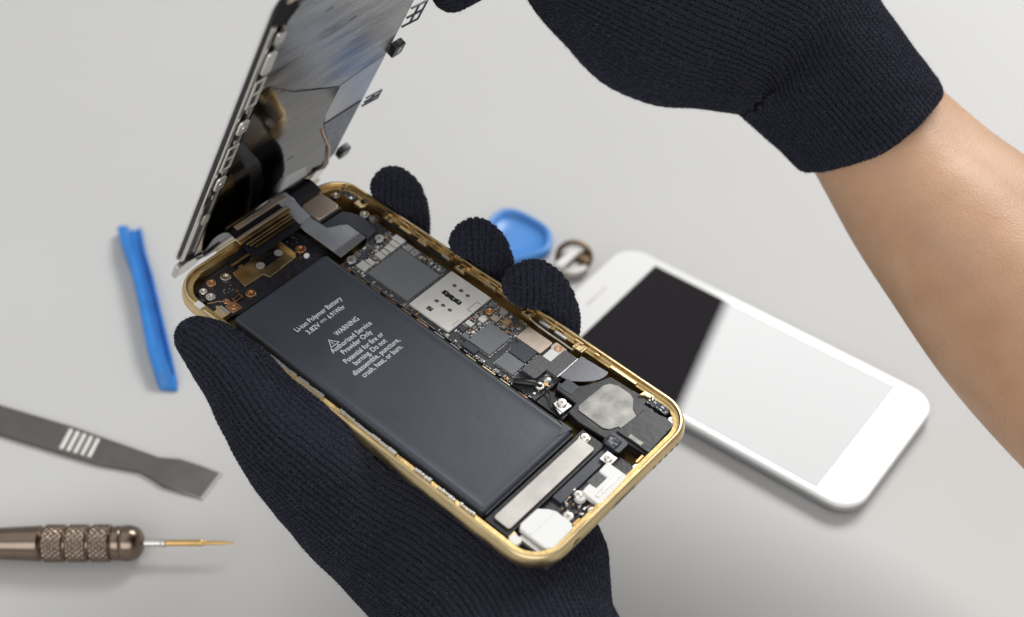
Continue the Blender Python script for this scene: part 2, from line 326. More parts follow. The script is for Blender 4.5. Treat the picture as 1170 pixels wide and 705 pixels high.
# screws and rings
def screw(x,y,r,z,m='screw',parent=None,ring=True,name=None):
    mb=MB()
    if ring: mb.lathe([(r,z-.9),(r,z-.12),(r*.88,z),(r*.55,z),(r*.45,z-.12),(r*.42,z-.5),(.01,z-.52)],(x,y,0),20)
    else: mb.lathe([(r,z-.9),(r,z-.15),(r*.85,z),(.01,z+.04)],(x,y,0),20)
    o=mb.build(name or ('screw_post' if ring else 'screw'),m,parent or ph,smooth=25)
    if not ring:
        mb=MB(); mb.box(x-r*.38,x+r*.38,y-.08,y+.08,z-.1,z+.06); mb.box(x-.08,x+.08,y-r*.38,y+r*.38,z-.1,z+.062); mb.build('cross_slot','black',o,smooth=0)
    return o
for x,y,r,z,m,rg in ((26.6,62.8,1.35,1.0,'screw',1),(27.2,51.2,1.55,.3,'screw',1),(22.9,40.6,1.55,.6,'silver',0),(11.0,40.2,1.55,.6,'silver',0),
   (-18.0,61.8,1.55,-.4,'screw',1),(-22.5,62.8,1.45,-.4,'copper',1),(-26.2,61.9,1.2,-.4,'screw',1),(-26.1,58.9,1.45,-.4,'screw',1),(-17.3,51.9,1.5,-.5,'copper',1),
   (-24.2,54.5,1.0,-.5,'copper',1),(4.1,54.4,1.65,.1,'copper',1),(26.6,-25.3,1.15,.6,'copper',1),(12.5,-38.4,1.35,.9,'screw',0),(7.7,-50.1,1.25,.9,'screw',0),
   (28.0,-63.6,1.15,1.0,'screw',0),(12.9,-30.2,1.35,.6,'screw',1),(6.7,-58.9,1.15,1.1,'screw',0),(9.2,-66.3,1.35,.9,'screw',0),(6.4,-66.9,1.1,.9,'screw',0),(-7.6,-60.4,1.2,1.0,'screw',0),(-14.2,-62.6,1.45,.6,'screw',0),
   (24.2,-1.9,1.3,.0,'copper',1),(-8.9,-66.0,1.2,.6,'screw',0),(-27.0,-52.0,.8,.2,'screw',0)):
    screw(x,y,r,z,m,ph,bool(rg))
# camera block
mb=MB(); mb.prism(rrp(15.1,23.6,57.8,66.1,1.3),-2.4,1.75); cammod=mb.build('camera_module','cream',ph,bev=.25,label='brushed metal camera block')
mb=MB(); mb.prism(rrp(14.6,24.1,57.2,66.6,1.2),-2.5,.7); mb.build('camera_bracket','black',ph,bev=.15)
mb=MB(); mb.box(15.5,23.3,57.45,57.75,.2,1.5); mb.build('camera_lip','silver',cammod)
# dark flex + grey flex
mb=MB(); mb.prism([(14.6,56.8),(23.0,56.6),(24.6,54.5),(26.0,49.7),(24.7,43.4),(20.4,42.9),(20.3,50.6),(14.4,54.4)],-.3,.75); mb.build('dark_flex_cover','blackflex',ph,bev=.35,seg=3)
mb=MB(); mb.prism([(10.7,67.0),(14.2,66.3),(14.8,54.2),(18.4,52.3),(20.1,51.0),(20.0,43.2),(9.2,42.7),(9.3,49.9),(9.3,58.0),(10.0,62)],.82,1.02); gf=mb.build('ribbon_cable','greyflex',ph,bev=.06,label='smooth grey ribbon cable')
chip('cable_stiffener','greypatch',9.5,19.9,43.0,45.6,1.03,1.3,gf,r=.2)
chip('cable_fold','greyflex',9.6,19.8,45.62,45.9,1.03,1.34,gf,bev=.05)
mb=MB(); mb.lathe([(.55,1.02),(.5,1.2),(.25,1.2),(.2,1.1),(.01,1.1)],(17.9,50.4,0),14); mb.build('locating_hole','silver',gf)
mb=MB(); mb.prism([(12.4,50.4),(15.0,50.2),(15.6,48.9),(15.0,48.4),(14.6,49.4),(12.6,49.7)],1.02,1.1); mb.build('embossed_mark','greyflex',gf,bev=.04)
# crumpled foil pieces
def foil(name,m,c,sx,sy,h,parent,n=9):
    mb=MB(); k=len(mb.v)
    for j in range(n):
        for i in range(n): mb.v.append((c[0]-sx/2+sx*i/(n-1)+random.uniform(-.1,.1),c[1]-sy/2+sy*j/(n-1)+random.uniform(-.1,.1),c[2]+random.uniform(0,h)))
    for j in range(n-1):
        for i in range(n-1): a=j*n+i; mb.f.append((a,a+1,a+n+1,a+n))
    o=mb.build(name,m,parent,smooth=20); s=o.modifiers.new('thickness','SOLIDIFY'); s.thickness=.0001; return o
M['foil']=mat('crumpled_foil',(.16,.165,.18),.25,.8,bump=.3,bscale=900)
foil('crumpled_foil','foil',(29.2,60.3,.9),2.6,6.0,.9,ph); foil('crumpled_foil','foil',(29.0,-58.2,1.0),2.6,7.0,.8,ph)
mb=MB(); mb.prism([(27.8,56.6),(30.6,56.8),(30.8,53.6),(29.4,52.9),(27.9,53.8)],-.5,.9); mb.build('gold_lug','gold',ph,bev=.3,seg=3)
mb=MB(); mb.lathe([(1.,-.5),(1.,1.2),(.8,1.35),(.01,1.35)],(30.4,54.6,0),16); mb.build('rubber_plug','black',ph)
mb=MB(); mb.lathe([(.95,-1.5),(.95,.9),(.7,1.1),(.01,1.1)],(27.3,48.0,0),16); mb.build('dark_post','chip',ph)
chip('gold_block','copper',27.6,29.8,46.2,48.6,-1.5,.2,ph)
# vibration / coaxial cable along the right wall
pts=[(28.2,46,0.9),(29.0,41,1.0),(29.1,36,1.0),(28.9,31,1.0),(29.0,26,.9),(29.3,20,.9),(28.9,17.4,.8)]
mb=MB(); mb.tube(pts,.45,8); mb.build('antenna_cable','black',ph)
mb=MB(); mb.tube([(29.6,-11.5,1.),(29.0,-13.5,.9),(28.8,-16,.9),(28.7,-20,.8),(28.8,-24,.8),(28.6,-27.5,.9),(28.6,-29,.9)],.3,8); mb.build('antenna_cable','steel',ph)
for x,y,l,w,z,m in ((30.0,-17.5,3.8,.9,1.5,'silver'),(30.0,-23.3,4.2,.9,1.5,'silver'),(30.1,20.5,2.9,.8,1.3,'cream'),(30.2,3.4,4.6,.9,1.7,'gold'),(29.8,36.6,4.5,1.0,1.4,'gold'),(30.3,-4.0,4.4,1.0,1.9,'gold'),(30.4,-45,9,.9,1.8,'gold')):
    mb=MB(); mb.box(x-w/2,x+w/2,y-l/2,y+l/2,.6,z+.45); mb.build('contact_spring',m,ph,bev=.12)
for y in (-11.0,-29.8,14.4,29.6,43.6):
    mb=MB(); mb.box(28.9,31.4,y-1.9,y+1.6,.2,1.9); mb.box(29.2,31.2,y-1.4,y-.9,1.9,2.25); mb.box(29.2,31.2,y+.5,y+1.,1.9,2.25); mb.build('gold_bracket','gold',ph,bev=.18)
for k in range(14):
    y=44-k*6.1+random.uniform(-1,1)
    mb=MB(); mb.box(30.9,31.5,y-random.uniform(.8,2.2),y+random.uniform(.8,2.),1.2,random.uniform(2.0,2.5)); mb.build('ledge_tooth','gold',ph,bev=.12)
# left wall clips
for y0,y1,z in ((18.3,29.8,2.9),(8.0,17.5,2.9),(-3.6,1.8,2.7),(-18.8,-3.9,2.4),(-31.1,-25.4,2.6),(-46.,-41.,2.5),(-39.5,-33.5,2.2)):
    mb=MB()
    n=5
    for k in range(n):
        a=y0+(y1-y0)*k/n; b=y0+(y1-y0)*(k+1)/n
        mb.box(-31.3+random.uniform(-.1,.2),-30.5+random.uniform(-.15,.1),a,b+.01*k,.6,z-random.uniform(0,.35))
    mb.build('side_clip','silver',ph,bev=.12)
# upper left region
mb=MB(); out=[(-16.8,55.0),(-10.0,54.8),(-9.4,52.6),(1.2,53.3),(1.2,61.4),(-3.6,60.6),(-12.2,61.6),(-15.7,61.5)]
mb.prism(out,-.9,-.55); gp=mb.build('gold_plate','gold',ph,bev=.1)
def capsule(x0,x1,y,r,n=8): return [(x1+r*math.cos(a),y+r*math.sin(a)) for a in [math.radians(-90+180*i/n) for i in range(n+1)]]+[(x0+r*math.cos(a),y+r*math.sin(a)) for a in [math.radians(90+180*i/n) for i in range(n+1)]]
mb=MB(); mb.prism(capsule(-7.6,-1.8,58.0,1.55),-.6,-.50); mb.build('plate_slot','black',gp,smooth=0)
for x in (-8.2,-1.2): mb=MB(); mb.prism([(x+1.25*math.cos(a*math.pi/8),58+1.35*math.sin(a*math.pi/8)) for a in range(16)],-.6,-.47); mb.build('slot_liner','strip',gp,smooth=0)
mb=MB(); mb.box(1.2,1.55,53.3,61.6,-1,.9); mb.build('plate_flange','gold',gp,bev=.08)
mb=MB(); mb.prism([(2.2,56.8),(6.8,56.4),(7.2,61.5),(3,62)],-1.1,-.4); mb.build('small_module','black',ph,bev=.2)
for k in range(9):
    x=2.6+random.uniform(0,4.4); y=57+random.uniform(0,4.4); chip('solder_joint','silver' if k%2 else 'copper',x,x+.5,y,y+.35,-.42,-.25,ph,bev=.05)
chip('white_pill','white',3.0,4.6,50.7,52.2,-1.1,-.3,ph,r=.6)
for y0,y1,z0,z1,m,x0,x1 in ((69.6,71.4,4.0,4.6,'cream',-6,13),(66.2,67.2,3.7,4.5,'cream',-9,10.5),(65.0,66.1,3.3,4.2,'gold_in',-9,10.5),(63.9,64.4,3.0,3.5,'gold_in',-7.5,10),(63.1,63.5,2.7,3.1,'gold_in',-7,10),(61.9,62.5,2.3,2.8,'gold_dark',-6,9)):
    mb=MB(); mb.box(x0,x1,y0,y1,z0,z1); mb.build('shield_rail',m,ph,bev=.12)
chip('earpiece_block','black',-14,8.8,62.6,66.2,-2,.9,ph)
mb=MB(); mb.box(-22.6,-19.6,52.0,54.6,-1.1,-.75); bc=mb.build('board_connector','black',pcb,bev=.08)
mb=MB(); mb.box(-22.2,-20.0,52.5,52.75,-.8,-.62); mb.box(-22.2,-20.0,53.7,53.95,-.8,-.62); mb.box(-22.5,-22.2,52.3,54.3,-.8,-.6); mb.box(-20,-19.7,52.3,54.3,-.8,-.6); mb.build('connector_pins','copper',bc)
chip('board_pad','copper',-19.6,-18.8,55.2,56.0,-1.1,-1.02,pcb,bev=.03)
for k in range(8):
    x=-22.5+random.uniform(0,3.5); y=56.4+random.uniform(0,3.2); chip('board_mark','silver',x,x+.55,y,y+.3,-1.1,-1.0,pcb,bev=.03)
mb=MB(); mb.prism([(-26.0,49.6),(-22.6,49.3),(-22.4,52.6),(-23.6,53.7),(-25.8,53.2)],-1.0,-.6); cpb=mb.build('copper_bracket','copper',ph,bev=.12)
screw(-24.2,51.3,1.0,-.35,'copper',cpb)
mb=MB(); mb.box(-30.6,-27.2,49.6,54.4,-1.6,.4); jack=mb.build('gold_module','gold',ph,bev=.2)
mb=MB(); mb.box(-27.15,-26.4,50,54,-1.6,-.1); mb.build('module_side','steel',jack,bev=.08)
mb=MB(); mb.prism([(-29.2+.85*math.cos(a*math.pi/6),54.0+.85*math.sin(a*math.pi/6)) for a in range(12)],.3,.42); mb.build('module_notch','black',jack,smooth=0)
mb=MB(); mb.box(-28.2,-27.4,50.4,52.4,.35,.5); mb.build('module_window','screw',jack,bev=.05)
mb=MB(); mb.tube([(-28.5,57.5,-.6),(-27.5,56.4,-.2),(-26.2,55.6,0),(-25.0,54.2,0),(-23.6,53.6,-.2)],.14,6); mb.build('thin_wire','copper',ph)
foil('black_foam','black',(-29.4,60.2,-.9),3.4,4.2,1.2,ph,7)
chip('white_foil_tab','white',-33.2,-31.3,54.4,57.2,2.9,3.42,ph,bev=.2)
mb=MB(); mb.prism([(-15,62.4),(8.5,62.4),(8.5,62.9),(-15,62.9)],.9,1.15); mb.build('earpiece_rail','gold_in',ph)
for k in range(5):
    x=-13+k*4.6; chip('earpiece_contact','gold_in',x,x+1.4,61.6,62.3,-1.1,-.4,ph,bev=.08)
# top end wall plate with pin holes
mb=MB(); mb.box(-24,-13.5,65.9,66.3,-1.2,1.9); wl=mb.build('wall_plate','gold',ph,bev=.08)
# speaker, foil disc, bottom parts
sp=[(17.3,-32.9),(18.2,-36.2),(21,-38.8),(24,-40.4),(28.6,-42.2),(29.4,-55),(29,-60),(27.6,-61.8),(27.2,-65.4),(14.2,-66.0),(13.8,-58.5),(11.0,-54.5),(10.2,-46),(10.9,-41.5),(14.6,-41.2),(14.8,-34.2)]
mb=MB(); mb.prism(sp,-2.5,.85); spk=mb.build('speaker_box','black',ph,bev=.35,seg=3)
mb=MB(); mb.prism([(14.6,-55.2),(25.6,-56.2),(27.4,-62.0),(26.8,-65.2),(14.8,-65.8)],.86,1.35); mb.build('speaker_cover','black',spk,bev=.3)
mb=MB(); mb.prism([(13.2,-43.4),(14.4,-42.4),(24.6,-42.9),(26.2,-43.8),(27.3,-46),(27.2,-50.2),(26.4,-51.8),(23.4,-53.9),(22.2,-56.4),(16.4,-56.0),(16.2,-54.6),(14.0,-53.6),(13.0,-51.8)],.84,1.12); mb.build('speaker_patch','patch',spk,bev=.12,label='mottled silver metal patch')
# polished half disc (vibration motor) beside the speaker
disc=[]
for i in range(15):
    t=i/14; x=19.4+9.8*t; y=-31.9-(1.2+8.2*math.sin(math.pi*(.08+.50*t))) ; disc.append((x,y))
mb=MB(); mb.prism([(28.6,-31.9),(18.9,-31.95)]+disc,.55,.95)
M['disc']=mat('brushed_half_disc',(.13,.132,.14),.25,1,bump=.05,bscale=200,stretch=(1,3,1))
mb.build('motor_half_disc','disc',ph,bev=.08)
mb=MB(); mb.prism([(9.2,-40.4),(13.7,-40.9),(13.9,-37.0),(10.6,-36.6)],-.5,.3); mb.build('foil_bracket','steel',ph,bev=.1)
mb=MB(); mb.tube([(13.2,-31.6,.3),(12.6,-34,.5),(10.9,-36,.4),(10.2,-38.5,.2),(10.0,-41,.1)],.22,8); mb.build('antenna_cable','black',ph)
mb=MB(); mb.lathe([(1.2,-.6),(1.2,.5),(.8,.8),(.01,.85)],(16.0,-30.2,0),10); mb.build('solder_blob','silver',ph)
chip('gold_contact','bit',14.0,15.2,-31.4,-30.9,.1,.4,ph,bev=.05); chip('gold_contact','bit',14.3,14.8,-32.2,-30.2,.12,.42,ph,bev=.05)
chip('square_flex','blackflex',16.0,19.8,-38.6,-34.2,.3,.98,ph,r=.4)
mb=MB(); mb.prism([(28.2,-52.0),(30.6,-52.4),(30.9,-55.4),(29.4,-56.3),(28.2,-55.4),(29.3,-54.4),(29.2,-53.4)],.3,1.6); mb.build('gold_hook','gold',ph,bev=.3,seg=3)
# lower metal strip
mb=MB(); mb.prism(rrp(-27.6,6.4,-54.6,-49.3,.8),.5,1.05); st=mb.build('metal_strip','strip',ph,bev=.12,label='long matt silver strip below the battery')
for x,y in ((-25,-50.6),(4.6,-53.2),(-4,-52.9)): chip('strip_scuff','greycer',x,x+.5,y,y+.2,1.04,1.056,st,bev=0)
chip('strip_lug','steel',6.0,9.0,-51.6,-48.8,-.2,.5,ph,r=1.)
mb=MB(); mb.box(-29,10.3,-68,-55.2,-2.4,-1.3); lb=mb.build('lower_circuit_board','pcb',ph,bev=.12)
chip('black_flex_strip','blackflex',-12,9.8,-58.6,-55.6,-1.3,-.3,ph)
chip('motor_housing','black',-29.2,9.5,-55.5,-47.9,-2.5,.3,ph)
# white covers
mb=MB(); mb.prism([(-25.9,-56.4),(-24.6,-55.6),(-18.3,-55.7),(-16.4,-58.0),(-15.6,-59.8),(-15.7,-64.9),(-16.8,-66.2),(-24.6,-66.4),(-26,-64.8)],-.6,1.5); wl_=mb.build('white_cover','white',ph,bev=.45,seg=3,label='larger white plastic cover')
mb=MB(); mb.box(-25.2,-16.4,-60.0,-59.0,1.48,1.66); mb.build('cover_ridge','white',wl_,bev=.08)
chip('cover_side','strip',-27.6,-26.1,-65.8,-57.6,-1,.5,ph)
mb=MB(); mb.prism([(-6.6,-60.6),(-3.3,-60.4),(-3.2,-62.6),(1.2,-62.6),(1.3,-59.8),(4.4,-59.6),(5.3,-60.4),(5.3,-65.8),(4.6,-66.6),(-6.0,-67.0),(-6.9,-66)],-.6,1.35); wu=mb.build('white_cover','white',ph,bev=.4,seg=3,label='smaller white plastic cover with metal window')
chip('cover_window','greypatch',-3.2,1.2,-62.5,-59.6,-.6,.9,ph)
chip('cover_slot','steel',-5.3,3.9,-65.0,-64.0,1.3,1.56,wu,bev=.05)
chip('screw_lug','steel',5.0,8.4,-60.6,-57.2,-.2,.55,ph)
mb=MB(); mb.lathe([(1.6,-.8),(1.6,.4),(1.3,.7),(.9,.7),(.01,.72)],(-7.4,-61.0,0),18); mb.build('white_washer','white',ph)
chip('white_pad','white',-30.0,-27.4,-59.0,-56.0,-.6,.7,ph,r=.9)
mb=MB(); mb.prism([(-29.0,-55.0),(-27.6,-54.0),(-26.6,-55.4),(-26.9,-56.8),(-28.0,-56.2),(-28.9,-56.6)],-.4,.1); mb.build('gold_clip','gold',ph,bev=.1)
chip('gold_contact','bit',-15.6,-13.0,-65.6,-64.9,.2,.8,ph); chip('gold_contact','bit',10.4,13.4,-65.4,-64.7,.3,1.,ph)
chip('black_tape','blackflex',9.6,14.0,-60.0,-54.4,.2,.95,ph,r=.8)
foil('creased_tape','blackflex',(11.2,-56.6,.95),3.4,3.8,.35,ph,6)
chip('silver_connector','patch',15.0,16.4,-63.0,-58.6,.9,1.55,ph)
chip('bottom_inner_bar','gold',-13,9,-67.6,-66.9,-1.2,1.6,ph)
for k in range(44):
    x=-14.5+random.uniform(0,8.4); y=-65.8+random.uniform(0,7.6); r=random.uniform(.22,.6)
    chip('lower_component',random.choice(['silver','greycer','copper','tan','pcb2','screw']),x-r,x+r,y-r*.6,y+r*.6,-1.3,random.uniform(-.7,.2),lb,bev=.1)
# surface mount parts on the logic board: the 100 largest as parts, the rest one mesh
def smds():
    keep=[(10.9,24.6,17.5,33.4),(10.2,28.1,1.0,16.3),(11.9,21.0,-12.9,-4.9),(9.4,11.6,-9.4,-4.6),(21.9,27.3,-22.8,-13.8),(16.6,21.7,-21.9,-15.5),(10.9,16.2,-22.2,-15.7),(13.5,21.2,-27.9,-22.7),(21.4,28.2,-27.6,-23.2),
          (21.4,24.4,39.,42.2),(9.5,12.5,38.6,41.8),(22.9,25.5,-3.2,-.6)]
    B=[(9.2,19.8,34.0,42.2,70),(18,27.6,34.0,41.5,50),(21.5,28.2,-12.6,.6,75),(11.8,22.0,-4.7,.6,45),(25.2,28.0,17.5,34,36),(8.9,9.9,-30,40,26),(9.6,28,-31,-28,10),(21.2,28,-14,-11,16)]
    out=[]
    fixed=[(10.6,13.4,34.5,37.9,'sim',.1),(13.7,15.4,34.5,37.3,'sim',.1),(17.4,19.3,34.2,37.2,'sim',.15),(19.6,21.0,34.4,37.,'sim',.1),(21.4,23.4,34.3,37.2,'sim',.15),(23.7,25.4,34.4,37.5,'sim',.2),(25.7,27.9,34.4,38.4,'sim',.2),
           (25.0,27.4,30.8,33.2,'greycer',.2),(25.0,27.4,28.3,30.4,'greycer',.1),(13.2,15.2,-1.9,.4,'chipdark',.1),(11.9,13.4,-4.4,-2.2,'chip',.1),(16.0,17.6,-2.2,.2,'sim',.1),(19.5,21.6,-3.6,-1.6,'sim',.2),(22.3,24.2,-6.2,-3.9,'cream',.2),(23.6,25.6,-9.2,-7.0,'tan',.2),(25.8,27.6,-6.0,-4.1,'greycer',.1),(13.6,15.8,38.0,39.8,'chipdark',-.2),(16.6,18.2,39.2,40.8,'chipdark',-.2)]
    for a,b,c,d,m,z in fixed: out.append((a,b,c,d,m,z)); keep.append((a,b,c,d))
    for x0,x1,y0,y1,n in B:
        t=0;k=0
        while k<n and t<n*40:
            t+=1; w=random.uniform(.35,1.25); h=random.choice([w*.55,w*.6,w*1.7 if w<.6 else w]); x=random.uniform(x0,x1-w) if x1-w>x0 else x0; y=random.uniform(y0,y1-h)
            if any(x<b+.1 and x+w>a-.1 and y<d+.1 and y+h>c-.1 for a,b,c,d in keep): continue
            keep.append((x,x+w,y,y+h)); out.append((x,x+w,y,y+h,random.choice(['silver','greycer','tan','sim','cream','sim','silver','copper','greycer','chipdark']),random.uniform(-.5,-.15))); k+=1
    out.sort(key=lambda q:-(q[1]-q[0])*(q[3]-q[2]))
    for q in out[:100]: chip('surface_component',q[4],q[0],q[1],q[2],q[3],BZ,q[5],board,bev=.08)
    mb=MB()
    for q in out[100:]: mb.box(q[0],q[1],q[2],q[3],BZ,q[5])
    # rows of tiny solder joints round the shields
    for x0,x1,y0,y1 in ((10.6,24.9,17.2,33.7),(11.6,21.3,-13.2,-4.6),(16.4,21.8,-22.1,-15.3),(10.7,16.4,-22.4,-15.5)):
        n=int((x1-x0)/.42)
        for i in range(n):
            for y in (y0,y1):
                if random.random()<.8: x=x0+i*.42; mb.box(x,x+.25,y-.14,y+.14,BZ,BZ+random.uniform(.2,.5))
        n=int((y1-y0)/.42)
        for i in range(n):
            for x in (x0,x1):
                if random.random()<.8: y=y0+i*.42; mb.box(x-.14,x+.14,y,y+.25,BZ,BZ+random.uniform(.2,.5))
    for i in range(150):
        y=-31+i*.48
        if random.random()<.6: mb.box(8.75,8.98,y,y+random.uniform(.2,.4),BZ-.2,BZ+.12)
    mb.build('tiny_solder_joints','silver',board,kind='stuff')
smds()
# gold edge strip between battery and board
for k in range(12):
    y=40-k*6.2; mb=MB(); mb.box(7.9,8.5,y-random.uniform(1.5,2.6),y+random.uniform(1.5,2.4),-1.6,-1.0+random.uniform(0,.3)); mb.build('edge_contact',random.choice(['gold','copper','strip']),ph,bev=.08)
mb=MB(); mb.box(7.2,7.45,-46,47,-2.5,.2); mb.build('battery_divider','black',ph)
# ---------------------------------------------------------------- lifted display panel
pn=empty('display_panel',PN,'lifted screen panel seen from its metal inner side, standing open above the phone top','screen panel')
PW_,PL=64.,138.
mb=MB(); R=[rr(PW_/2,PL/2,9,i,z,8,(PW_/2-1.6,PL/2)) for i,z in ((.4,-2.5),(.1,-2.4),(0,-2.1),(.2,-1.8))]; mb.rings(R)
mb.build('front_glass','phoneedge',pn,smooth=40)
mb=MB(); R=[rr(PW_/2-.7,PL/2-.7,8.4,i,z,8,(PW_/2-1.6,PL/2)) for i,z in ((0,-1.8),(0,-.9),(.4,-.7))]; mb.rings(R)
mb.build('plastic_frame','black',pn,smooth=40)
plate=[(4.2,24),(4.2,124),(7,129.5),(55,129.5),(59,124),(61.0,112),(61.0,26)]
mb=MB(); mb.prism(plate,-.68,-.12); pl=mb.build('back_plate','panel_steel',pn,bev=.12)
mb=MB(); mb.prism([(4.4,5.2),(4.4,93),(8,93.5),(20,82),(43.2,66.3),(42.9,52),(44.3,45.4),(52,28),(57.6,11.2),(57.4,7),(54,5.4)],-.12,.22); low=mb.build('shield_reflection_plate','panel_reflect',pn,bev=.1)  # lower plate, outlined and coloured as the dark part of the reflection
mb=MB(); mb.prism([(43.6,66.5),(60.8,69),(60.8,44),(58.5,45.8),(45.2,45.6),(43.0,52)],-.11,.0); mb.build('pale_film','film',pn,bev=.03)
mb=MB(); mb.prism([(44.8,45.3),(60.4,45.0),(60.8,14),(58.4,12.0),(53,28)],-.11,.12); mb.build('tinted_film','film_blue',pn,bev=.03)
mb=MB(); mb.tube([(45.5,45.5,.1),(60.3,45.7,.15)],.16,6); mb.build('film_edge','black',pn)
mb=MB(); mb.box(4.8,56,129.6,131.6,-.7,.0); mb.build('dark_foam_strip','black',pn,bev=.1)
mb=MB(); mb.box(1.2,60,132,136,-.7,-.1); mb.build('end_frame','cream',pn,bev=.2)
for x,y in ((33,105.2),(34.2,35.7),(20,118)):
    mb=MB(); mb.prism(capsule(x-.8,x+.8,y,.55),-.3,.26 if y<40 else -.10); mb.build('plate_hole','black',pn,smooth=0)
M['goldreflect']=mat('gold_reflection',(.34,.21,.04),.14,1,bump=.12,bscale=200,var=.5,vscale=130)  # colour of the gold rim mirrored in the panel, painted on
def streak(A_,w,nm):
    P=catmull([(x,y,0) for x,y in A_],6); n=len(P); L_=[];R_=[]
    for i,p in enumerate(P):
        t=P[min(i+1,n-1)]-P[max(i-1,0)]; t=t/np.linalg.norm(t); k=w*math.sin(math.pi*(.06+.90*i/(n-1)))**.8; L_.append((p[0]-t[1]*k/2,p[1]+t[0]*k/2)); R_.append((p[0]+t[1]*k/2,p[1]-t[0]*k/2))
    mb=MB(); mb.prism(L_+R_[::-1],.2,.25); mb.build(nm,'goldreflect',low,smooth=30)
mb=MB(); mb.prism([(4.6,8),(4.6,50),(6.5,52),(12,38),(22,14),(24,8)],.2,.255); mb.build('gold_reflection_strip','goldreflect',low,smooth=30)  # reflected gold put in as a coloured strip
mb=MB(); mb.prism([(30,8),(34,24),(46,20),(51,9)],.2,.25); mb.build('grey_foil_strip','panel_steel',low,smooth=30)
# scratches and thin creases in the plate
mb=MB()
for k in range(22):
    x=random.uniform(12,52); y=random.uniform(62,112); l=random.uniform(5,18); a=random.uniform(-.12,.12)
    mb.prism([(x,y),(x+l,y+l*a),(x+l,y+l*a+.12),(x,y+.12)],-.13,-.098)
mb.build('plate_scratch','steel',pl,smooth=0)
# left edge clips
def clip_frame(x,y,w,h,m,z=.0,bar=True):
    mb=MB(); t=.75
    for a,b,c,d in ((x-w/2,x-w/2+t,y-h/2,y+h/2),(x+w/2-t,x+w/2,y-h/2,y+h/2),(x-w/2+t,x+w/2-t,y-h/2,y-h/2+t),(x-w/2+t,x+w/2-t,y+h/2-t,y+h/2)): mb.box(a,b,c,d,z,z+.5)
    if bar: mb.box(x-w/2+t,x+w/2-t,y-t*.45,y+t*.45,z,z+.5)
    mb.build('edge_clip',m,pn,bev=.12)
clip_frame(1.9,95.9,3.6,12,'sim',.1); clip_frame(1.9,65,3.8,12,'sim',.1)
def pad(x,y,w,h,m,z=.0,sc=True):
    mb=MB(); mb.prism(rrp(x-w/2,x+w/2,y-h/2,y+h/2,min(w,h)*.35),z,z+.7); o=mb.build('edge_pad',m,pn,bev=.15)
    if sc: mb=MB(); mb.lathe([(.8,z+.7),(.7,z+.95),(.3,z+.95),(.01,z+.8)],(x,y,0),12); mb.build('pad_rivet','screw',o)
pad(2.,80.4,3.4,6,'sim',.2); pad(2.,51.7,3.4,6.5,'sim',.2); pad(2.2,109,3.2,9,'sim',.1,False); pad(2.4,119.2,3,5,'steel',.2,False); pad(2.1,31,2.4,5,'strip',.1,False)
mb=MB(); mb.box(3.6,4.1,8,122,-.7,.05); mb.build('side_rail','strip',pn,bev=.08)
mb=MB(); mb.box(-.6,.6,6,124,-.9,-.1); mb.build('side_rail','steel',pn,bev=.1)
for y in (88,73,57.5,44): 
    mb=MB(); mb.box(1.2,2.4,y-.8,y+.8,-.2,.6); mb.build('rivet_block','silver',pn,bev=.15)
# right edge brackets
def wire_bracket(x,y,w,h):
    mb=MB()
    for p in ([(x-w,y-h/2,0),(x,y-h/2,.4),(x,y+h/2,.4),(x-w,y+h/2,0)],[(x-w/2,y-h/2,.2),(x-w/2,y+h/2,.2)],[(x-w,y,.1),(x,y,.4)]): mb.tube(p,.33,6)
    mb.build('wire_bracket','chipdark',pn)
wire_bracket(68.2,86.0,6.2,8.6); wire_bracket(69.5,42.5,6.5,4.4)
for x,y,h in ((64.6,70.4,5.6),(65.4,12.6,5.0)):
    mb=MB(); mb.prism(rrp(x-2.4,x+2.,y-h/2,y+h/2,1.1),-.7,1.6); o=mb.build('rubber_bumper','black',pn,bev=.3,seg=3)
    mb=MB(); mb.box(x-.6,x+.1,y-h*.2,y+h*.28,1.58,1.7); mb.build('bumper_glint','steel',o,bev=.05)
mb=MB(); mb.box(61.1,61.5,14,110,-.9,-.15); mb.build('side_rail','steel',pn,bev=.08)
# bracket assembly at the hinge end
mb=MB(); mb.box(16,57.5,5.2,10.6,.24,.75); ear=mb.build('earpiece_bracket','cream',pn,bev=.15)
for x in (38.5,48): mb=MB(); mb.prism(capsule(x-.7,x+.7,8.0,.4),.6,.77); mb.build('bracket_hole','black',ear,smooth=0)
mb=MB(); mb.box(9,56,.8,4.6,-.4,.6); mb.build('rubber_gasket','black',pn,bev=.2)
mb=MB(); mb.box(16,44,-2.6,.4,-1.,.3); mb.build('metal_lip','cream',pn,bev=.2)
mb=MB(); mb.box(17,42,-6.8,-3.6,-1.4,.0); hb=mb.build('hinge_bar','gold_in',pn,bev=.2)
mb=MB(); mb.box(17,42,-4.0,-3.5,.0,.35); mb.build('hinge_bar_edge','cream',hb,bev=.08)
mb=MB(); mb.prism([(-1.4,-3.5),(5,-3.8),(8.6,-1.6),(9,2),(2,4),(-1.4,3)],-1.4,.4); mb.build('corner_tab','steel',pn,bev=.3,seg=3)
mb=MB(); mb.prism([(9.4,-.5),(14,-1.2),(16,2.2),(10,2.6)],-.4,.9); mb.build('corner_block','black',pn,bev=.2)
mb=MB(); mb.tube([(6,1.5,.6),(9,1.8,1.),(12,2.2,1.1),(15,3.1,.9)],.35,6); mb.build('solder_line','silver',pn)
mb=MB(); mb.prism([(54.5,2.6),(58.8,1.6),(60.2,-2.2),(56.0,-3.0),(55.6,0)],-1.2,.5); mb.build('corner_tab','cream',pn,bev=.25)
mb=MB(); mb.prism([(50.5,5.8),(56,4.4),(57.8,9.6),(52.8,12)],.75,1.25); mb.build('corner_hook','silver',pn,bev=.2)
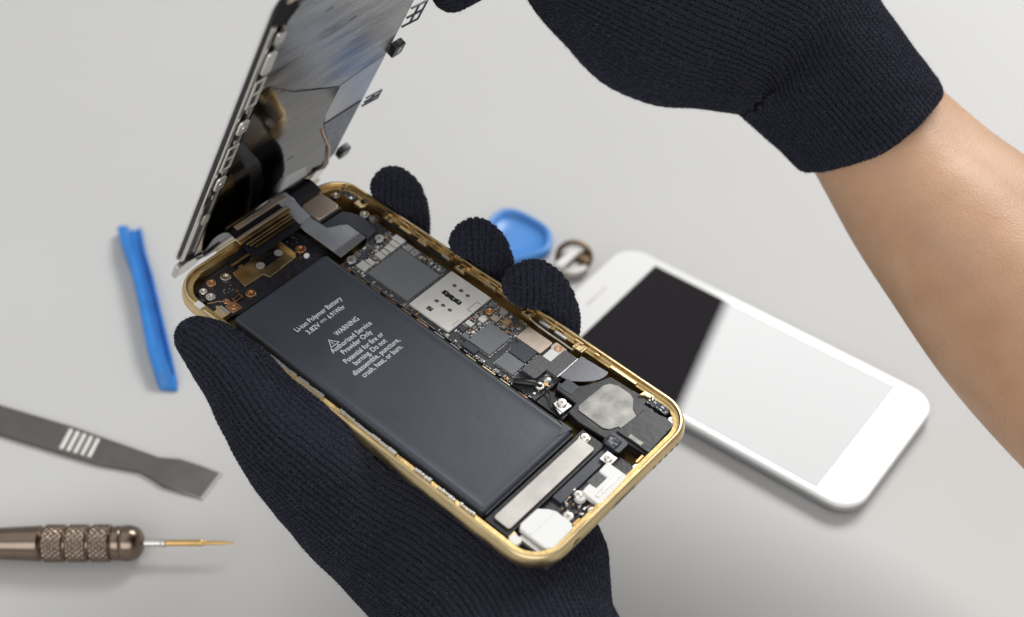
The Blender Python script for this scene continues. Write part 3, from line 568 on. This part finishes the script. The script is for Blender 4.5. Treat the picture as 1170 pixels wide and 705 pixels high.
mb=MB(); mb.tube([(56.8,6,.8),(58.2,12,.9),(53.8,25.5,.9),(47,38,.7),(44.4,43,.5)],.3,6); mb.build('copper_edge','copper',pn)
# flex cables from the phone to the panel: curved ribbons, children of the panel
PNi=PN.inverted()@PH
def ribbon(pts,w,name,m,thick=.18):
    mb=MB(); P=[PNi@(Vector(p)*MM)/MM for p in pts]; side=(PNi.to_3x3()@Vector((1,0,0))).normalized()
    # smooth path
    Q=[]
    for i in range(len(P)-1):
        p0=P[max(i-1,0)];p1=P[i];p2=P[i+1];p3=P[min(i+2,len(P)-1)]
        for k in range(6):
            t=k/6; Q.append(.5*((2*p1)+(p2-p0)*t+(2*p0-5*p1+4*p2-p3)*t*t+(3*p1-p0-3*p2+p3)*t**3))
    Q.append(P[-1]); R=[]
    for i,q in enumerate(Q):
        t=(Q[min(i+1,len(Q)-1)]-Q[max(i-1,0)]).normalized(); n=side.cross(t).normalized()
        R.append([q-side*w/2-n*thick/2,q+side*w/2-n*thick/2,q+side*w/2+n*thick/2,q-side*w/2+n*thick/2])
    mb.rings(R); return mb.build(name,m,pn,smooth=30)
ribbon([(12.4,61,1.25),(12.3,65,2.4),(12.2,68.8,3.8),(12.0,72.4,4.0),(11.8,78,-2),(11.6,84,-11)],4.6,'flex_cable','greyflex')
ribbon([(1,60,.8),(1,64.5,2.2),(1,68.5,3.6),(1,72,3.4),(1,78,-3),(1,83,-11),(1,86.5,-16)],19,'flex_cable','black')
ribbon([(19.5,66.2,2.0),(19.5,68.4,3.2),(19,71.5,3.8),(19,77,-1),(18.5,83,-11),(18,86,-15)],9,'flex_cable','black')
# ---------------------------------------------------------------- hands: signed distance skin
def chain_sdf(P,chain):
    """chain: dense (x,y,z,r); returns distance"""
    d=np.full(len(P),1e9)
    for a,b in zip(chain[:-1],chain[1:]):
        ab=b[:3]-a[:3]; L=ab@ab
        if L<1e-9: continue
        t=np.clip(((P-a[:3])@ab)/L,0,1); q=np.linalg.norm(P-a[:3]-t[:,None]*ab,axis=1)-(a[3]+(b[3]-a[3])*t); np.minimum(d,q,out=d)
    return d
def smin(a,b,k):
    h=np.clip(.5+.5*(b-a)/k,0,1); return b*(1-h)+a*h-k*h*(1-h)
def surface(sdf,lo,hi,h):
    lo=np.array(lo,float); n=np.ceil((np.array(hi)-lo)/h).astype(int)+1
    ax=[lo[i]+h*np.arange(n[i]) for i in range(3)]
    V=np.empty(n,np.float32)
    for i in range(n[0]):
        Y,Z=np.meshgrid(ax[1],ax[2],indexing='ij'); P=np.stack([np.full(Y.size,ax[0][i]),Y.ravel(),Z.ravel()],1); V[i]=sdf(P).reshape(Y.shape)
    S=V<0
    acc=np.zeros((*(n-1),3)); cnt=np.zeros(n-1)
    I=np.indices(n-1).astype(float)
    for axis in range(3):
        for da in (0,1):
            for db in (0,1):
                off=[0,0,0]; o=[k for k in range(3) if k!=axis]; off[o[0]]=da; off[o[1]]=db
                def sl(e): 
                    return tuple(slice(off[k]+(e if k==axis else 0),off[k]+(e if k==axis else 0)+n[k]-1) for k in range(3))
                A,B=V[sl(0)],V[sl(1)]; m=(A<0)!=(B<0); t=np.where(m,A/(A-B+1e-12),0)
                for k in range(3):
                    acc[...,k]+=np.where(m,off[k] if k!=axis else t,0)
                cnt+=m
    act=cnt>0; idx=-np.ones(n-1,int); idx[act]=np.arange(act.sum())
    verts=(np.stack([I[k][act] for k in range(3)],1)+acc[act]/cnt[act][:,None])*h+lo
    faces=[]
    for axis in range(3):
        o=[k for k in range(3) if k!=axis]
        s0=[slice(1,n[k]-1) for k in range(3)]; s1=list(s0); s0[axis]=slice(0,n[axis]-1); s1[axis]=slice(1,n[axis])
        A=S[tuple(s0)];B=S[tuple(s1)]
        for flip,mm in ((False,A&~B),(True,~A&B)):
            ii=np.argwhere(mm)
            if not len(ii): continue
            base=ii.copy(); base[:,o[0]]+=1; base[:,o[1]]+=1   # grid coordinate of edge start
            q=[]
            for da,db in ((-1,-1),(0,-1),(0,0),(-1,0)):
                c=base.copy(); c[:,o[0]]+=da; c[:,o[1]]+=db; q.append(idx[c[:,0],c[:,1],c[:,2]])
            q=np.stack(q,1)
            if axis==1: flip=not flip
            if flip: q=q[:,::-1]
            faces.append(q)
    F=np.concatenate(faces)
    for _ in range(2):
        e=.3; d=sdf(verts); g=np.stack([sdf(verts+np.eye(3)[k]*e)-sdf(verts-np.eye(3)[k]*e) for k in range(3)],1)/(2*e)
        nn=np.linalg.norm(g,axis=1,keepdims=True)+1e-9; verts=verts-np.clip(d,-1,1)[:,None]*g/nn/np.maximum(nn,.5)
    return verts,F,g/nn
def knit_coords(verts,spines,view,planar=None):
    """nearest spine; q = distance round it measured from the side facing view, s = distance along"""
    best=np.full(len(verts),1e9); Q=np.zeros(len(verts)); Sx=np.zeros(len(verts))
    for ci,(ch,s0) in enumerate(spines):
        cum=np.concatenate([[0],np.cumsum(np.linalg.norm(np.diff(ch[:,:3],axis=0),axis=1))])
        for i,(a,b) in enumerate(zip(ch[:-1],ch[1:])):
            ab=b[:3]-a[:3]; L=ab@ab
            if L<1e-9: continue
            tt=((verts-a[:3])@ab)/L; t=np.clip(tt,0,1)
            if i==0: tt=np.minimum(tt,1)
            else: tt=np.clip(tt,0,1)
            rel=verts-a[:3]-t[:,None]*ab; r=a[3]+(b[3]-a[3])*t; d=np.linalg.norm(rel,axis=1)-r
            T=ab/L**.5; sd=np.cross(T,view); sd/=np.linalg.norm(sd); up=np.cross(sd,T)
            th=np.arctan2(rel@sd,rel@up); m=d<best
            best[m]=d[m]; Q[m]=(r*th)[m]; Sx[m]=(s0+cum[i]+tt*L**.5)[m]
            if planar is not None and ci>0: Q[m]=(verts@planar[0])[m]; Sx[m]=(verts@planar[1])[m]
    return Q,Sx
def mesh_from(name,verts,F,parent,m,attrs=None,subsurf=0):
    me=bpy.data.meshes.new(name); me.vertices.add(len(verts)); me.vertices.foreach_set('co',(verts*MM).ravel().astype(np.float32))
    me.loops.add(F.size); me.loops.foreach_set('vertex_index',F.ravel().astype(np.int32)); me.polygons.add(len(F))
    me.polygons.foreach_set('loop_start',np.arange(0,F.size,F.shape[1],dtype=np.int32)); me.update(calc_edges=True); me.validate()
    for k,v in (attrs or {}).items():
        a=me.attributes.new(k,'FLOAT','POINT'); a.data.foreach_set('value',v.astype(np.float32))
    o=link(name,me,m,parent,smooth=180)
    if subsurf: s=o.modifiers.new('smooth','SUBSURF'); s.levels=subsurf; s.render_levels=subsurf
    return o
def relax(F,q,s,it=14):
    E=np.concatenate([F[:,[0,1]],F[:,[1,2]],F[:,[2,3]],F[:,[3,0]]]); q=q.copy(); s=s.copy()
    for _ in range(it):
        dq=q[E[:,1]]-q[E[:,0]]; ds=s[E[:,1]]-s[E[:,0]]; m=(np.abs(dq)<12)&(np.abs(ds)<14)
        n=np.bincount(E[m,0],minlength=len(q))+1e-6
        q2=np.bincount(E[m,0],weights=dq[m],minlength=len(q))/n; s2=np.bincount(E[m,0],weights=ds[m],minlength=len(q))/n
        n2=np.bincount(E[m,1],minlength=len(q))+1e-6
        q3=-np.bincount(E[m,1],weights=dq[m],minlength=len(q))/n2; s3=-np.bincount(E[m,1],weights=ds[m],minlength=len(q))/n2
        q+=.25*(q2+q3); s+=.25*(s2+s3)
    return q,s
def lumps(v,N,a):
    P=v*.11; n=np.sin(P[:,0]*1.3+2*np.sin(P[:,1]*.9+1))+np.sin(P[:,1]*1.7+1.6*np.sin(P[:,2]*1.1+2))+np.sin(P[:,2]*1.9+1.7*np.sin(P[:,0]*1.2)); P=v*.31
    n2=np.sin(P[:,0]*1.3+2*np.sin(P[:,1]*.9+1))+np.sin(P[:,1]*1.7+1.6*np.sin(P[:,2]*1.1+2))
    return v+N*(a*(n*.33+n2*.18))[:,None]
def fuzz(name,verts,N,F,parent,m,count,lmin,lmax,width,lean=None,spread=.9,wfun=None):
    tri=F[rng.integers(0,len(F),count)]; w=rng.dirichlet((1,1,1,1),count)
    P=(verts[tri]*w[...,None]).sum(1); n=(N[tri]*w[...,None]).sum(1); n/=np.linalg.norm(n,axis=1,keepdims=True)
    if wfun is not None: k=wfun(P); P=P[k];n=n[k]
    c=len(P); L=rng.uniform(lmin,lmax,c)[:,None]*(.4+.6*rng.random((c,1)))
    r=rng.normal(size=(c,3)); d1=n*.8+r*spread*.6
    if lean is not None: d1+=lean
    d1/=np.linalg.norm(d1,axis=1,keepdims=True); d2=d1+rng.normal(size=(c,3))*spread*.7; d2/=np.linalg.norm(d2,axis=1,keepdims=True)
    d3=d2+rng.normal(size=(c,3))*spread*.7; d3/=np.linalg.norm(d3,axis=1,keepdims=True)
    s=np.cross(d1,rng.normal(size=(c,3))); s/=np.linalg.norm(s,axis=1,keepdims=True); s*=width/2
    p0=P-n*.1; p1=p0+d1*L*.4; p2=p1+d2*L*.3; p3=p2+d3*L*.3
    V=np.stack([p0-s,p0+s,p1-s,p1+s,p2-s*.8,p2+s*.8,p3-s*.3,p3+s*.3],1).reshape(-1,3)
    b=(np.arange(c)*8)[:,None]; Fq=np.concatenate([b+np.array([[0,1,3,2]]),b+np.array([[2,3,5,4]]),b+np.array([[4,5,7,6]])])
    o=mesh_from(name,V,Fq,parent,m); o['kind']='stuff'; return o
def to_local(mtx,p):
    q=mtx.inverted()@(Vector(p)*MM); return np.array(q)/MM
# --- left hand, in the frame of the phone
VL=to_local(PH,CAM); VL=VL/np.linalg.norm(VL)
thumb=catmull([(-41.6,45.4,5.2,6.0),(-41.4,38.5,5.0,8.0),(-42.2,28.6,3.4,9.8),(-43.2,16.7,-3,12.3),(-39.6,5.7,-11,16.5),(-33.2,-8.4,-23,21.8),(-26.9,-27.7,-31,26.5),(-29.7,-50.8,-33,27.5),(-40.7,-73.9,-35,27.8),(-55.1,-97.9,-37,27.8)])
palm2=catmull([(-14,8,-25,19),(-4.6,-12.7,-28,19.9),(-3.7,-30.3,-29,18.6),(-10.4,-46.2,-30,16.7),(-28.3,-60,-32,18.4)])
heel=catmull([(-8.3,-42.2,-27,14.4),(-9.0,-55,-27,12.6),(-12.6,-62.2,-27,12.0),(-23.4,-67.1,-30,12.6),(-31.7,-78,-33,15.8)])
F1=catmull([(-8,22,-22,13),(12,38,-19,10.5),(30,43,-14.5,9.2),(38.3,46,-8,8.6),(39.2,48.4,-.7,8.2),(38.2,50.0,3.6,7.2)])
F2=catmull([(-4,6,-22,13),(14,12,-19,11),(30,13.5,-15,9.6),(39.0,13.2,-8,9.0),(39.6,15.2,-.5,8.6),(38.0,16.8,4.0,7.6)])
F3=catmull([(2,-10,-22,12),(16,-12,-19,11),(31,-14,-16,10.2),(38.4,-12,-9,10.0),(38.2,-9.4,-1.5,9.8),(36.4,-7.4,3.0,9.0)])
LCH=[thumb,palm2,heel,F1,F2,F3]
def sdfL(P):
    d=chain_sdf(P,thumb[::2])
    for ch,k in ((palm2,8),(heel,7),(F1,5),(F2,5),(F3,5)): d=smin(d,chain_sdf(P,ch[::2]),k)
    # the phone pushes into the glove: keep the surface outside its body
    q=np.abs(P)-np.array([HW-.2,HH-.2,3.75]); box=np.linalg.norm(np.maximum(q,0),axis=1)+np.minimum(q.max(1),0)-.0
    d=np.maximum(d,-(box-.15)); return d
v,F,N=surface(sdfL,(-92,-128,-72),(56,64,20),1.5)
lh=empty('hand',PH,'dark navy knitted glove under the opened phone, thumb on its left edge, fingertips behind','gloved hand')
RL=np.array(PH.to_3x3().transposed()); IR=RL@np.array([.99983192,-.01314835,.01277684]); IU=RL@np.array([0,.69690218,.7171662])
q,s=knit_coords(v,[(c,0) for c in (thumb,F1,F2,F3)],VL,(IR,IU)); q,s=relax(F,q,s); v=lumps(v,N,.45)
mesh_from('glove',v,F,lh,'knit',{'knit_q':q,'knit_s':s},2)
fuzz('wool_fuzz',v,N,F,lh,'fuzz',110000,.4,2.1,.034)
# --- right hand and arm, in world millimetres
VR=np.array(CAM)-np.array([120,90,130.]); VR/=np.linalg.norm(VR)
spine=catmull([(7.3,79.8,171,6.4),(20,86,176,8),(38,96,180,10.5),(52,101,172,22),(73.2,104.9,161.2,35.6),(92,101.5,154,32.5),(107,98,147,28.0),(120.4,90.2,135.6,25.6),(133.1,83.0,123.8,24.7),(136.4,81.0,121.0,24.5)])
pal=catmull([(59,101.6,171.8,30.4),(73.2,104.9,161.2,36.2),(60,125,176,33)])
bump_=catmull([(58,100,171,29),(45,104,178,22),(30,112,186,12)])
fing=catmull([(55,118,182,20),(28,108,182,9),(2,96,176,7)])
def sdfR(P):
    d=chain_sdf(P,spine[::2])
    d=smin(d,chain_sdf(P,pal[::2]),9); d=smin(d,chain_sdf(P,bump_[::2]),8); d=smin(d,chain_sdf(P,fing[::2]),4)
    # cuff mouth: cut by the plane across the wrist, hollow inside
    c=np.array([136.6,82.2,122.6]); ax=np.array([.53,-.33,-.74]); ax/=np.linalg.norm(ax)
    h=(P-c)@ax
    d=-smin(-d,-(h-1.2),2.2)
    return d
rh=empty('arm',Matrix.Translation(Vector((0,0,0))),'bare forearm with navy knitted glove reaching in from the upper right','gloved arm')
v,F,N=surface(sdfR,(-12,44,84),(172,160,222),1.5)
q,s=knit_coords(v,[(spine,0)],VR); q,s=relax(F,q,s,30); v=lumps(v,N,.8)
mesh_from('glove',v,F,rh,'knit',{'knit_q':q,'knit_s':s},2)
fuzz('wool_fuzz',v,N,F,rh,'fuzz',110000,.4,2.1,.034)
armc=[list(p) for p in [(112,94,142,15),(128,86.8,130,19.5),(141,80.6,117.5,22.6),(158,74.2,100,27.0),(176.2,69,83.5,31.5),(198,63,63,36),(222,56,42,39),(262,44,12,44)]]
for i_,k_ in ((3,.975),(4,.94),(5,.90),(6,.855),(7,.80)):
    c_=np.array(CAM); p_=np.array(armc[i_][:3]); armc[i_]=list(c_+(p_-c_)*k_)+[armc[i_][3]*k_]
armc=catmull(armc)
ridge=armc.copy(); ridge[:,:3]+=np.array([.62,.52,.35])*armc[:,3:4]*.46; ridge[:,3]*=.63
main=armc.copy(); main[:,:3]-=np.array([.62,.52,.2])*armc[:,3:4]*.21; main[:,3]*=.90
def sdfA(P):
    c=np.array([136.6,82.2,122.6]); ax=np.array([.53,-.33,-.74]); ax/=np.linalg.norm(ax)
    return np.maximum(smin(chain_sdf(P,main[::2]),chain_sdf(P,ridge[::2]),5),-((P-c)@ax+1.5))
v,F,N=surface(sdfA,(92,-60,-10),(270,130,175),2.5)
keep=None
mesh_from('forearm',v,F,rh,'skin',None,1)
fuzz('arm_hair',v,N,F,rh,'hair',3800,1.,2.6,.028,lean=np.array([.5,-.2,-.6])*.9,spread=.35,wfun=lambda P:(P[:,0]>140)&(rng.random(len(P))<.8))
# ---------------------------------------------------------------- white phone lying on the table
wp=empty('white_phone',PB,'white smartphone lying face up on the table behind the opened phone','smartphone')
mb=MB(); R=[]
for k in range(0,10):
    a=math.radians(-90+k*20); R.append(rr(HW,HH,CR,3.3*(1-math.cos(a)),3.55+3.5*math.sin(a)))
R=R[:9]; mb.rings([[(x,y,z*.9) for x,y,z in q] for q in R[:8]]); mb.build('phone_body','silverbody',wp,smooth=50)
mb=MB(); R=[rr(HW,HH,CR,i,z) for i,z in ((.25,5.0),(.3,5.75),(.6,6.12),(1.1,6.22),(1.6,6.23),(2.6,6.23),(3.4,6.23))]; mb.rings(R); mb.build('front_glass','phonewhite',wp,smooth=50)
mb=MB(); mb.box(-30.8,29.2,-53.4,52.2,6.1,6.245); mb.build('display','display',wp,smooth=0)
mb=MB(); mb.prism(capsule(-6,6,60.5,.75),6.1,6.25); mb.build('earpiece_slot','strip',wp,smooth=0)
# ---------------------------------------------------------------- blue pry tool
def fr(o,ang): 
    c,s=math.cos(ang),math.sin(ang); return frame(o,(c,s,0),(-s,c,0),(0,0,1))
def pry():
    L_=[(-135.3,169.9),(-131.5,158.9),(-125.0,144.2),(-118.1,123.8),(-110.8,100.2),(-105.4,86.1),(-103.4,82.6)]
    R_=[(-126.0,172),(-121.0,156),(-115.2,140.4),(-107.6,117.4),(-101.6,99.2),(-97.6,86.4),(-97.0,82)]
    t=empty('pry_tool',frame((-116,124,0),(1,0,0),(0,1,0),(0,0,1)),'blue plastic pry tool with a hollow channel, lying left of the opened phone','pry tool')
    mb=MB(); R=[]
    hs=[4.2,6.8,7.6,7.6,7.0,5.2,1.6]
    for i,(a,b) in enumerate(zip(L_,R_)):
        a=Vector((a[0]+116,a[1]-124,0)); b=Vector((b[0]+116,b[1]-124,0)); w=b-a; H=hs[i]; fl=max(1.0,min(1.8,H*.28)) if i<5 else H-.1
        pr=[(0,0),(0,H*.75),(.04,H*.95),(.12,H),(.38,H*.98),(.46,H*.8),(.52,fl),(.86,fl*.8),(.90,H*.55),(.97,H*.5),(1,H*.3),(1,0)]
        if i==5: pr=[(0,0),(0,H*.75),(.04,H*.95),(.12,H),(.3,H*.98),(.46,H*.97),(.62,H*.9),(.8,H*.8),(.90,H*.7),(.97,H*.5),(1,H*.3),(1,0)]
        if i==6: pr=[(0,0),(0,H*.7),(.04,H*.9),(.12,H),(.3,H),(.46,H),(.62,H),(.8,H),(.90,H*.95),(.97,H*.9),(1,H*.7),(1,0)]
        R.append([(a+w*x+Vector((0,0,z))) for x,z in pr])
    mb.rings(R); mb.build('tool_body','blue',t,smooth=30)
pry()
# ---------------------------------------------------------------- steel spudger
def spudger():
    t=empty('spudger',frame((-118,56,0),(1,0,0),(0,1,0),(0,0,1)),'flat grey steel spudger with a ridged grip and chisel tip, lying above the screwdriver','spudger')
    top=[(-190,86.5),(-159.5,74.2),(-130.5,63.6),(-117.4,57.9),(-106.9,53.4),(-98.3,49.6),(-91,48.9),(-83,46),(-76.2,43.2)]
    bot=[(-187,72.8),(-156.1,60.3),(-133,51.7),(-119.5,46.9),(-104.1,43.4),(-99.5,40.4),(-95.2,37.2),(-88,34.4),(-81.4,32.0)]
    mb=MB(); R=[]
    for i,(a,b) in enumerate(zip(top,bot)):
        h=1.6 if i<8 else .7
        if i==7:h=1.3
        a=Vector((a[0]+118,a[1]-56,0)); b=Vector((b[0]+118,b[1]-56,0)); d=(b-a).normalized()*.35
        R.append([a+Vector((0,0,.2)),a+Vector((0,0,h-.3)),a+d+Vector((0,0,h)),b-d+Vector((0,0,h)),b+Vector((0,0,h-.3)),b+Vector((0,0,.2))])
    mb.rings(R); sb=mb.build('blade','spudger',t,smooth=25)
    A=[Vector((-132.6,62.9,0)),Vector((-119.6,57.4,0))]; B=[Vector((-134.4,53.6,0)),Vector((-121.2,48.9,0))]
    for k in range(5):
        f=(k+.15)/5; g=f+.105
        P=[A[0].lerp(A[1],f),A[0].lerp(A[1],g),B[0].lerp(B[1],g),B[0].lerp(B[1],f)]
        mb=MB(); mb.prism([(p.x+118,p.y-56) for p in P],1.4,1.95); mb.build('grip_ridge','sim',t,bev=.2,seg=3)
    mb=MB(); mb.prism([(-76.3+118,43.1-56),(-75.2+118,42.6-56),(-80.5+118,31.4-56),(-81.4+118,31.9-56)],.1,.75); mb.build('chisel_edge','silver',t,bev=.1)
spudger()
# ---------------------------------------------------------------- screwdriver
def driver():
    t=empty('screwdriver',frame((-110,9.2,0),(1,0,0),(0,1,0),(0,0,1)),'bronze precision screwdriver with knurled collar and gold tip, lying in the lower left','screwdriver')
    c=(0,0,6.2); X=110
    mb=MB(); mb.lathe([(3.6,-205+X),(4.4,-185+X),(4.8,-160+X),(5.2,-143+X),(5.75,-132+X),(5.9,-129.2+X),(5.2,-128.4+X),(4.9,-128+X)],c,48,'x'); mb.build('handle','bronze',t,smooth=30)
    # knurled rings, real diamond relief
    def kn(x0,x1):
        n=64; nr=26; R=[]
        for j in range(nr+1):
            f=j/nr; x=x0+(x1-x0)*f; e=min(f,1-f)*(x1-x0); base=6.0-max(0,.55-e)*.9
            ring=[]
            for i in range(n*2):
                a=math.pi*i/n; u1=(a*6.0+ (x-x0)*1.)/1.0; u2=(a*6.0-(x-x0)*1.)/1.0
                r=base+(.26*(abs(math.sin(u1*math.pi/2))+abs(math.sin(u2*math.pi/2)))-.3 if e>.5 else -.05)
                ring.append((x,r*math.cos(a)*1.0+c[1],r*math.sin(a)+c[2]))
            R.append(ring)
        mb=MB(); mb.rings(R); return mb.build('knurled_ring','bronze',t,smooth=0)
    for x0,x1 in ((-127.9,-120.8),(-120.2,-113.3),(-112.7,-106.)): kn(x0+X,x1+X)
    mb=MB(); mb.lathe([(5.1,-127.9+X),(5.1,-105.7+X)],c,32,'x'); mb.build('collar_core','bronze',t,smooth=30)
    mb=MB(); mb.lathe([(5.0,-106+X),(5.5,-105.6+X),(5.7,-105+X),(5.7,-103+X),(5.5,-102.7+X),(5.9,-102.2+X),(5.95,-101+X),(5.8,-99.4+X),(5.2,-97.8+X),(4.2,-96.6+X),(2.8,-95.8+X),(1.5,-95.5+X),(1.4,-95.4+X)],c,48,'x'); mb.build('swivel_cap','bronze',t,smooth=50)
    mb=MB(); mb.lathe([(1.25,-96+X),(1.25,-89.9+X),(1.5,-89.5+X),(1.5,-88.7+X),(1.2,-88.3+X)],c,24,'x'); mb.build('shaft','steel',t,smooth=30)
    mb=MB(); mb.lathe([(1.05,-88.6+X),(1.05,-77.6+X),(1.2,-77.2+X),(1.1,-76.6+X),(.75,-76+X),(.6,-70+X),(.35,-66.5+X),(.15,-65.8+X)],c,24,'x'); mb.build('bit','bit',t,smooth=30)
driver()
# ---------------------------------------------------------------- blue opening pick and metal ring
def pick():
    t=empty('opening_pick',frame((29,166,0),(1,0,0),(0,1,0),(0,0,1)),'rounded blue plastic opening pick with a raised rim, behind the middle gloved fingertip','opening pick')
    O=[(16.2,171.0),(17.6,175.6),(20.7,180.1),(24.9,182.4),(30.1,181.2),(36.8,176.2),(41.8,170.9),(43.6,166.0),(43.4,160.5),(41.8,156.0),(36.2,152.4),(30,150.2),(24.6,148.6),(19.8,152),(16.6,160)]
    O=catmull([(x,y,0) for x,y in O+O[:1]],5)[:-1]; c=np.array([29.5,166,0])
    def ring(k,z): return [(c[0]-29+(p[0]-c[0])*k,c[1]-166+(p[1]-c[1])*k,z) for p in O]
    mb=MB(); mb.rings([ring(.97,.4),ring(1,1.2),ring(1,3.4),ring(.96,4.2),ring(.88,4.3),ring(.83,3.9),ring(.79,2.4),ring(.74,1.8),ring(.4,1.5)]); mb.build('pick_body','blue2',t,smooth=50)
pick()
def ringthing():
    t=empty('metal_fitting',frame((51,149.5,0),(1,0,0),(0,1,0),(0,0,1)),'small shiny metal fitting with brown ring, between gloved fingertip and white phone','metal fitting')
    mb=MB(); mb.lathe([(6.2,.2),(6.9,.8),(6.9,3.4),(6.3,4.0),(4.8,4.1),(4.4,3.2),(1.,3.1)],(0,-1,0),32); mb.build('cap','strip',t,smooth=40)
    P=[(1.+6.6*math.cos(a*math.pi/16),1.5+6.2*math.sin(a*math.pi/16)*.85,4.6+6.2*math.sin(a*math.pi/16)*.5) for a in range(32)]
    mb=MB(); mb.tube(P,1.15,10,True); mb.build('ring','brownmetal',t,smooth=60)
    mb=MB(); mb.prism([(-7.5,-4.6),(-4.2,-6.4),(3.4,3.2),(.6,5.6)],4.2,6.4); mb.build('strap','white',t,bev=.6)
    mb=MB(); mb.prism([(1.5,2),(5.5,5.5),(7.4,1.5),(6.2,-3.2),(4,-1)],3.8,5.2); mb.build('bracket','brownmetal',t,bev=.4)
ringthing()
# ---------------------------------------------------------------- camera
cd=bpy.data.cameras.new('camera'); co=bpy.data.objects.new('camera',cd); COL.objects.link(co)
co.matrix_world=Matrix(((.99983192,0,-.01833376,CAM.x*MM),(-.01314835,.69690218,-.71704566,CAM.y*MM),(.01277684,.7171662,.69678505,CAM.z*MM),(0,0,0,1)))
cd.sensor_width=36; cd.lens=1590.94/1170*36; cd.clip_start=.01; cd.clip_end=20
cd.dof.use_dof=True; cd.dof.focus_distance=.383; cd.dof.aperture_fstop=9.5; cd.dof.aperture_blades=0
SC.camera=co
# ---------------------------------------------------------------- light: large softbox behind right, overhead fill, added front fill, dim studio
SC.world=bpy.data.worlds.new('World'); SC.world.use_nodes=True
SC.world.node_tree.nodes['Background'].inputs['Color'].default_value=(1,1,1,1); SC.world.node_tree.nodes['Background'].inputs['Strength'].default_value=.355
def area(name,az,el,dist,w,h,power,col,target=(107,89,7)):
    ld=bpy.data.lights.new(name,'AREA'); ld.shape='RECTANGLE'; ld.size=w; ld.size_y=h; ld.energy=power; ld.color=col
    o=bpy.data.objects.new(name,ld); COL.objects.link(o); a,e=math.radians(az),math.radians(el)
    d=Vector((math.sin(a)*math.cos(e),math.cos(a)*math.cos(e),math.sin(e))); T=Vector(target)*MM
    z=d; x=Vector((0,0,1)).cross(z).normalized(); y=z.cross(x); p=T+d*dist
    o.matrix_world=Matrix(((x.x,y.x,z.x,p.x),(x.y,y.y,z.y,p.y),(x.z,y.z,z.z,p.z),(0,0,0,1))); return o
area('softbox',33.5,46.5,1.8,.95,.62,27.,(1,.995,.985))
area('fill_softbox',290,72,2.0,2.0,1.8,5.,(1,.995,.985),(0,100,0))
area('front_fill',188,36,1.3,1.5,.8,8.2,(1,1,1),(20,60,0))  # added fill from the camera side, brightens the near table under the hands
SC.view_settings.view_transform='Standard'; SC.view_settings.look='None'; SC.view_settings.exposure=0; SC.view_settings.gamma=1
SC.render.engine='CYCLES'
SC.render.resolution_x=1024; SC.render.resolution_y=617
